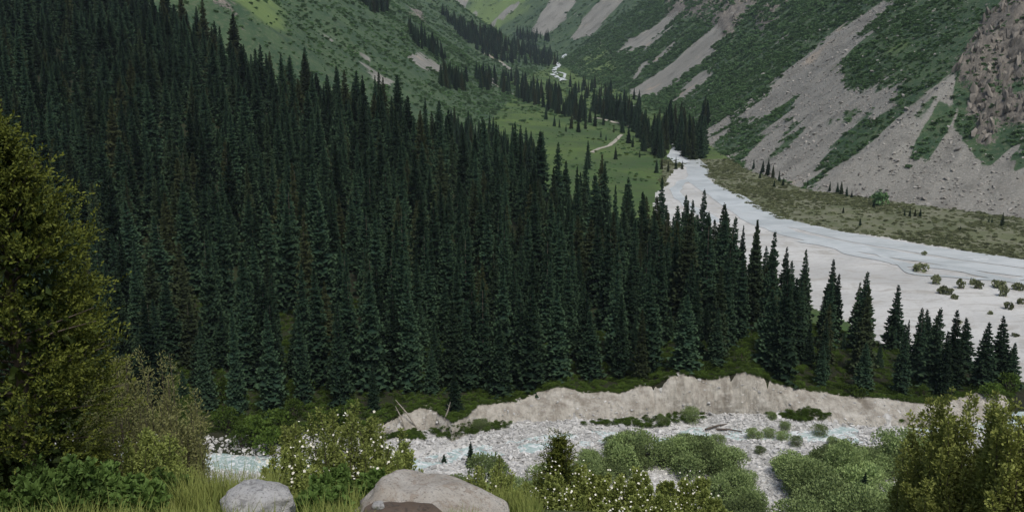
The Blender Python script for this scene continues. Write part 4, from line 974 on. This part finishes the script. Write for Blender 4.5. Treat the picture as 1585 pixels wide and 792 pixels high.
def fg_plant(name, px, py_top, Y, mat, label, cat, group=None, seed=1, width_px=100, nstem=52, nl=9000, leaf=0.05, wl_=0.25, blossoms=0, bsize=0.03, ground=None, **kw):
    x = xpix(px, py_top, Y); gz = tz(x, Y) if ground is None else ground; H = zpix(py_top, Y) - gz
    spread = width_px / 2 * (Y * CT - gz * ST) / F * 0.85
    (lv, lq, lt), (sv, sq), tips = plume_shrub(seed, nstem, H, spread, nl, leaf, wl_, **kw)
    e = bpy.data.objects.new(name, None); col.objects.link(e); e.location = (x, Y, gz); tag(e, label, cat, group)
    me = np_mesh('foliage', lv, lq, False); fattr(me, 'tip', lt); link('foliage', me, mat, e)
    link('stem', np_mesh('stem', sv, sq), M['bark'], e)
    if blossoms:
        r_ = np.random.default_rng(seed + 77); allp = np.concatenate([p for _, p in tips]); zc_ = allp[:, 2]
        cand = allp[zc_ > np.quantile(zc_, 0.45)]; cl = cand[r_.integers(0, len(cand), max(blossoms // 2, 4))]
        pts = cl[r_.integers(0, len(cl), blossoms)] + r_.normal(0, 0.09, (blossoms, 3)) + [0, -0.13, 0.12]
        fv, ff = flowers(pts, bsize, seed + 5); o = link('blossoms', np_mesh('blossoms', fv, ff, False), M['blossom'], e); o['kind'] = 'stuff'; o['label'] = 'white five-petalled blossoms'
    return e
# juniper tree at the left edge
def juniper(px_axis, y_top, Y, prof, seed, name, label, cat, nclump, per, leaf, ground=None, nin=900):
    r_ = np.random.default_rng(seed); x = xpix(px_axis, 400, Y); gz = tz(x, Y) - 0.1 if ground is None else ground; top = zpix(y_top, Y); H = top - gz
    ph = np.array([p[0] for p in prof]); pr_ = np.array([p[1] for p in prof])
    hz = r_.random(nclump) ** 0.85; an = r_.random(nclump) * 6.283
    lumps = 0.80 + 0.42 * (vn(an * 1.6 + 3, hz * 9, seed) )
    R = np.interp(hz, ph, pr_) * lumps * r_.uniform(0.72, 1.05, nclump)
    C = np.stack([np.cos(an) * R, np.sin(an) * R, hz * H], -1)
    k = np.repeat(np.arange(nclump), per); n = len(k)
    out = np.stack([np.cos(an), np.sin(an), 0.55 + 0 * an], -1)
    S0 = C[k] - out[k] * r_.uniform(0.0, 0.42, (n, 1)) + r_.normal(0, 0.10, (n, 3))
    SD = out[k] * 0.8 + rand_unit(n, r_) * 0.75 + [0, 0, 0.25]; SD /= np.linalg.norm(SD, axis=1)[:, None]
    # each spray : leaflets alternating along a short twig
    nlf = 9; f = np.linspace(0.1, 1, nlf); lenS = r_.uniform(0.14, 0.30, n)
    sdv = np.cross(SD, rand_unit(n, r_)); sdv /= np.linalg.norm(sdv, axis=1)[:, None]
    P = (S0[:, None] + SD[:, None] * (f[None, :, None] * lenS[:, None, None])).reshape(-1, 3)
    sg = np.tile([1, -1, 1, -1, 1, -1, 1, -1, 0], n)[:, None]
    D = np.repeat(SD, nlf, 0) * 0.75 + np.repeat(sdv, nlf, 0) * sg * 0.7 + r_.normal(0, 0.18, (n * nlf, 3))
    v1, q1, t1 = leaves(P, D, leaf * r_.uniform(0.7, 1.25, n * nlf), leaf * 0.26, r_)
    t1 = np.clip(t1 * 0.4 + np.repeat(np.tile(f, n), 4) * 0.75 - 0.15, 0, 1)
    pi_ = rand_unit(nin, r_); hi_ = r_.random(nin); Ri = np.interp(hi_, ph, pr_) * r_.uniform(0.25, 0.65, nin); ai = r_.random(nin) * 6.283
    v2, q2, t2 = leaves(np.stack([np.cos(ai) * Ri, np.sin(ai) * Ri, hi_ * H], -1), pi_ + [0, 0, .4], leaf * 2.6, leaf * 0.9, r_)
    e = bpy.data.objects.new(name, None); col.objects.link(e); e.location = (x, Y, gz); tag(e, label, cat)
    me = np_mesh('crown', np.concatenate([v1, v2]), np.concatenate([q1, q2 + len(v1)]), False); fattr(me, 'tip', np.concatenate([t1, t2 * 0])); link('crown', me, M['juniper'], e)
    br = [tube([(0, 0, -0.3), (0.03, 0, H * .5), (0, 0, H * .93)], [0.11, 0.07, 0.015], 8)] + [tube([(0, 0, C[i, 2] * .85), tuple(C[i] * [.5, .5, .93]), tuple(C[i])], [0.02, 0.014, 0.005], 4) for i in range(0, nclump, 3)]
    v_, q_ = join(br); link('trunk', np_mesh('trunk', v_, q_), M['bark'], e)
    return e
juniper(8, 192, 11.3, [(0, .85), (.1, 1.05), (.3, 1.15), (.5, 1.2), (.65, 1.1), (.78, .9), (.88, .62), (.95, .36), (1, .05)], 5, 'juniper_tree', 'tall dark juniper tree with yellow-green sprays at the left edge', 'tree', 300, 20, 0.055, nin=2500)
juniper(868, 680, 21.0, [(0, .75), (.3, .95), (.6, .75), (.85, .4), (1, .05)], 6, 'juniper_bush', 'dark yellow-green juniper bush right of the large boulder', 'bush', 110, 15, 0.06, nin=700)
fg_plant('tall_shrub', 1518, 604, 16.0, M['yellowshrub'], 'tall yellow-green leafy shrub filling the lower right corner', 'shrub', seed=31, width_px=250, nstem=96, nl=46000, leaf=0.078, wl_=0.30, t0=0.15, thick=0.11, flat=0.25)
fg_plant('tall_shrub', 1440, 668, 17.5, M['yellowshrub'], 'smaller yellow-green shrub left of the tall one, lower right', 'shrub', seed=32, width_px=110, nstem=39, nl=17000, leaf=0.068, wl_=0.30, t0=0.25, thick=0.13)
fg_plant('tall_shrub', 1598, 590, 14.5, M['yellowshrub'], 'yellow-green shrub cut off by the right edge of the view', 'shrub', seed=45, width_px=150, nstem=50, nl=22000, leaf=0.078, wl_=0.30, t0=0.12, thick=0.11, flat=0.25)
fg_plant('olive_shrub', 205, 524, 15.0, M['olive'], 'feathery olive willow shrub beside the tall juniper on the left', 'shrub', seed=33, width_px=220, nstem=101, nl=44000, leaf=0.064, wl_=0.17, t0=0.2, thick=0.15, flat=0.35, stem_r=0.022)
fg_plant('olive_shrub', 275, 625, 14.0, M['olive'], 'small olive shrub on the right side of the feathery one', 'shrub', seed=34, width_px=70, nstem=35, nl=12000, leaf=0.06, wl_=0.2, t0=0.2, thick=0.12)
fg_plant('rose_bush', 520, 628, 14.0, M['rose'], 'large wild rose bush dotted with white blossoms between the boulders', 'bush', 'wild rose bushes', seed=35, width_px=270, nstem=88, nl=46000, leaf=0.050, wl_=0.36, t0=0.25, thick=0.13, blossoms=290, bsize=0.025, flat=0.28)
fg_plant('rose_bush', 606, 668, 13.5, M['rose'], 'lower rose bush with few white blossoms just left of the pale boulder', 'bush', 'wild rose bushes', seed=36, width_px=130, nstem=39, nl=18000, leaf=0.05, wl_=0.36, blossoms=60, bsize=0.024, flat=0.4)
fg_plant('rose_bush', 450, 690, 13.0, M['rose'], 'low white-blossomed rose bush at the left foot of the large one', 'bush', 'wild rose bushes', seed=37, width_px=130, nstem=35, nl=15000, leaf=0.048, wl_=0.36, blossoms=70, bsize=0.024, flat=0.4)
fg_plant('rose_bush', 760, 708, 18.0, M['rose'], 'grey-green rose bush with scattered blossoms behind the large boulder', 'bush', 'wild rose bushes', seed=38, width_px=160, nstem=66, nl=30000, leaf=0.058, wl_=0.34, blossoms=70, bsize=0.026, flat=0.4)
fg_plant('rose_bush', 905, 756, 12.5, M['rose'], 'blossoming rose bush at the bottom edge below the juniper bush', 'bush', 'wild rose bushes', seed=39, width_px=260, nstem=66, nl=44000, leaf=0.046, wl_=0.38, blossoms=200, bsize=0.017, flat=0.2, t0=0.15, thick=0.30)
fg_plant('rose_bush', 1030, 752, 12.5, M['rose'], 'blossoming rose bush at the bottom edge, right of its neighbour', 'bush', 'wild rose bushes', seed=40, width_px=240, nstem=57, nl=40000, leaf=0.046, wl_=0.38, blossoms=170, bsize=0.017, flat=0.2, t0=0.15, thick=0.30)
fg_plant('willow_bush', 830, 722, 24.0, M['willow'], 'grey-green bush close behind the juniper bush on its left', 'bush', seed=41, width_px=90, nstem=39, nl=14000, leaf=0.07, wl_=0.25)
fg_plant('olive_shrub', 0, 640, 12.0, M['olive'], 'dim olive shrub at the very left edge below the juniper', 'shrub', seed=44, width_px=150, nstem=60, nl=22000, leaf=0.06, wl_=0.26, t0=0.05, thick=0.16)
fg_plant('olive_shrub', 90, 660, 13.5, M['olive'], 'dim olive shrub in front of the juniper trunk', 'shrub', seed=42, width_px=170, nstem=74, nl=24000, leaf=0.06, wl_=0.24, t0=0.1, thick=0.16)
fg_plant('olive_shrub', 225, 668, 12.5, M['rose'], 'low green shrub below the feathery olive shrub', 'shrub', seed=43, width_px=150, nstem=66, nl=22000, leaf=0.055, wl_=0.3, t0=0.1, thick=0.16)
for k, (a, b, Y, w_, n_) in enumerate(((120, 706, 9.5, 130, 2600), (40, 742, 8.6, 120, 2200), (60, 700, 10.5, 90, 1600), (210, 745, 9.0, 100, 1800), (165, 716, 10.2, 110, 2000), (250, 728, 10.6, 80, 1200), (520, 726, 11.2, 110, 2200), (580, 728, 11.0, 70, 1400), (480, 756, 9.4, 60, 900), (510, 748, 9.0, 70, 1200))):
    lab = ('broad-leaved green herb clump at the lower left, %s from the left' % ordinal(1 + [40, 60, 120, 165, 210, 250].index(a))) if a < 300 else 'fresh green leafy herb clump between the two boulders, %s from the left' % ordinal(1 + [480, 510, 520, 580].index(a))
    fg_plant('leafy_herb', a, b, Y, M['herb'], lab, 'plant', 'leafy herbs in the foreground', seed=50 + k, width_px=w_, nstem=35, nl=int(n_ * 2.2), leaf=0.075, wl_=0.42, t0=0.15, thick=0.18, flat=0.3, stem_r=0.006)
# grass
r = np.random.default_rng(61)
nt = 9000
ga = r.uniform(-40, 830, nt); gy_ = r.uniform(5.2, 12.5, nt); gx_ = xpix(ga, 760, 1.0) * gy_
patch = vn(gx_ * 0.9, gy_ * 0.9, 71)
dens = np.where((ga > 280) & (ga < 440) & (gy_ > 9), 1.0, 0.30 + 0.5 * (patch > 0.55))
m_ = r.random(nt) < dens
m_ &= ~((ga > 345) & (ga < 470) & (gy_ < 9.0) & (gy_ > 7.0)) & ~((ga > 550) & (ga < 800) & (gy_ < 9.9) & ~((ga > 690) & (ga < 725) & (gy_ < 8.4)))
gx_, gy_, ga = gx_[m_], gy_[m_], ga[m_]
gz_ = terrain(gx_, gy_); nt = len(gx_); nb = 16
hb = np.repeat(np.clip(r.normal(0.30, 0.10, nt), 0.10, 0.6) * np.where((ga > 280) & (ga < 430) & (gy_ > 9), 1.45, 0.8), nb) * r.uniform(0.5, 1.15, nt * nb)
base = np.repeat(np.stack([gx_, gy_, gz_], -1), nb, 0) + np.stack([r.normal(0, .05, nt * nb), r.normal(0, .05, nt * nb), np.zeros(nt * nb) - 0.03], -1)
an = r.random(nt * nb) * 6.283; be = r.uniform(0.1, 0.55, nt * nb) * hb
dv = np.stack([np.cos(an), np.sin(an), 0 * an], -1); sv_ = np.stack([-np.sin(an), np.cos(an), 0 * an], -1) * r.uniform(0.004, 0.008, (nt * nb, 1))
m1 = base + dv * (be * 0.25)[:, None]; m1[:, 2] += hb * 0.55
m2 = base + dv * be[:, None]; m2[:, 2] += hb
Vg = np.stack([base - sv_, base + sv_, m1 + sv_ * .8, m1 - sv_ * .8, m2], 1).reshape(-1, 3)
k5 = np.arange(nt * nb)[:, None] * 5
Fg = np.concatenate([k5 + [0, 1, 2], k5 + [0, 2, 3], k5 + [3, 2, 4]])
me = np_mesh('grass', Vg, Fg, False); fattr(me, 'tip', np.tile([0, 0, .4, .4, 1], nt * nb)); tag(link('grass', me, M['grass']), 'tall green grass growing around the boulders', kind='stuff')

# ================================================================== boulders
def mat_boulder(name, a, b, lich):
    m = MT(name); p = m.obj()
    c = m.mix(m.ramp(m.noise(p, 2.2, 7, 0.65, 0.4), 0.36, 0.66), a, b)
    c = m.mix(m.math('MULTIPLY', m.ramp(m.noise(p, 7.0, 6, 0.75, 0.8), 0.50, 0.60), 0.8), c, lich)
    c = m.mix(m.math('MULTIPLY', m.ramp(m.noise(p, 38.0, 3, 0.7), 0.54, 0.66), 0.6), c, c3(0.16, 0.15, 0.135))
    m.color(c); m.bump(m.noise(p, 7.0, 9, 0.78), 1.0, 0.09); return m.m
def boulder(px, py_top, Y, width_px, ratio, mat, label, seed, sink=0.45, peak=0.0, squash=1.0):
    d = Y * CT - zpix(py_top, Y) * ST; rx = width_px * d / F / 2; rz = rx * ratio
    x = xpix(px, py_top, Y); top = zpix(py_top, Y)
    bm = bmesh.new(); bmesh.ops.create_icosphere(bm, subdivisions=5, radius=1.0)
    co = np.array([v.co[:] for v in bm.verts])
    n = fbm(co[:, 0] * 1.3 + co[:, 2], co[:, 1] * 1.3 - co[:, 2], seed, 3) * 0.22 + fbm(co[:, 0] * 5 + co[:, 2] * 3, co[:, 1] * 5 - co[:, 2] * 3, seed + 3, 4) * 0.06
    # a few worn planes
    rr_ = np.random.default_rng(seed)
    for _ in range(11):
        nv = rand_unit(1, rr_)[0]; nv[2] = abs(nv[2]); lim = rr_.uniform(0.72, 0.9); dd = co @ nv
        co = co - np.clip(dd - lim, 0, 1)[:, None] * nv * 0.85
    co = co * (1 + n)[:, None]
    co[:, 0] += peak * np.clip(co[:, 2], 0, 1)
    co = co * [rx, rx * 0.8 * squash, rz]
    co[:, 2] += -co[:, 2].max()
    for v, q in zip(bm.verts, co): v.co = q
    for f in bm.faces: f.smooth = True
    me = bpy.data.meshes.new('boulder'); bm.to_mesh(me); bm.free()
    o = link('boulder', me, mat, None, (x, Y, top)); tag(o, label, 'boulder'); return o
M['b1'] = mat_boulder('grey white boulder', c3(0.46, 0.46, 0.45), c3(0.64, 0.64, 0.63), c3(0.28, 0.28, 0.275))
M['b2'] = mat_boulder('tan boulder', c3(0.47, 0.43, 0.37), c3(0.63, 0.60, 0.54), c3(0.40, 0.335, 0.27))
boulder(404, 748, 8.6, 118, 0.62, M['b1'], 'grey-white lichen-flecked boulder in the grass, the smaller one', 3, peak=0.12)
boulder(662, 741, 9.2, 250, 0.50, M['b2'], 'large pale tan boulder at the bottom, wider than the grey one', 8)
M['b3'] = mat_boulder('brown shaded ledge', c3(0.16, 0.12, 0.09), c3(0.22, 0.17, 0.13), c3(0.10, 0.08, 0.065))  # brown of the boulder's lower ledge, with its shade put into the colour
boulder(625, 783, 8.1, 150, 0.35, M['b3'], 'flat brown lower ledge before the large tan boulder, darkened for its shade', 12)
boulder(585, 776, 7.75, 20, 0.7, M['b1'], 'tiny pale stone lying on the shade-darkened brown ledge', 14)

# ================================================================== haze
bm = bmesh.new(); bmesh.ops.create_cube(bm, size=1.0); me = bpy.data.meshes.new('haze'); bm.to_mesh(me); bm.free()
hz = bpy.data.objects.new('haze', me); col.objects.link(hz)
zmax = float(gZ.max()) + 30; zmax = max(zmax, float(bz.max()) + 30); hz.scale = (11000, 5700, zmax + 80); hz.location = (0, 2250, (zmax - 80) / 2)
hz['kind'] = 'stuff'; hz['label'] = 'thin pale haze in the valley air'
hm = bpy.data.materials.new('haze'); hm.use_nodes = True; hn = hm.node_tree.nodes; hn.remove(hn['Principled BSDF'])
pv = hn.new('ShaderNodeVolumePrincipled'); pv.inputs['Color'].default_value = (0.70, 0.87, 1.0, 1); pv.inputs['Density'].default_value = 0.00005; pv.inputs['Anisotropy'].default_value = 0.0
hm.node_tree.links.new(pv.outputs[0], hn['Material Output'].inputs['Volume']); me.materials.append(hm)
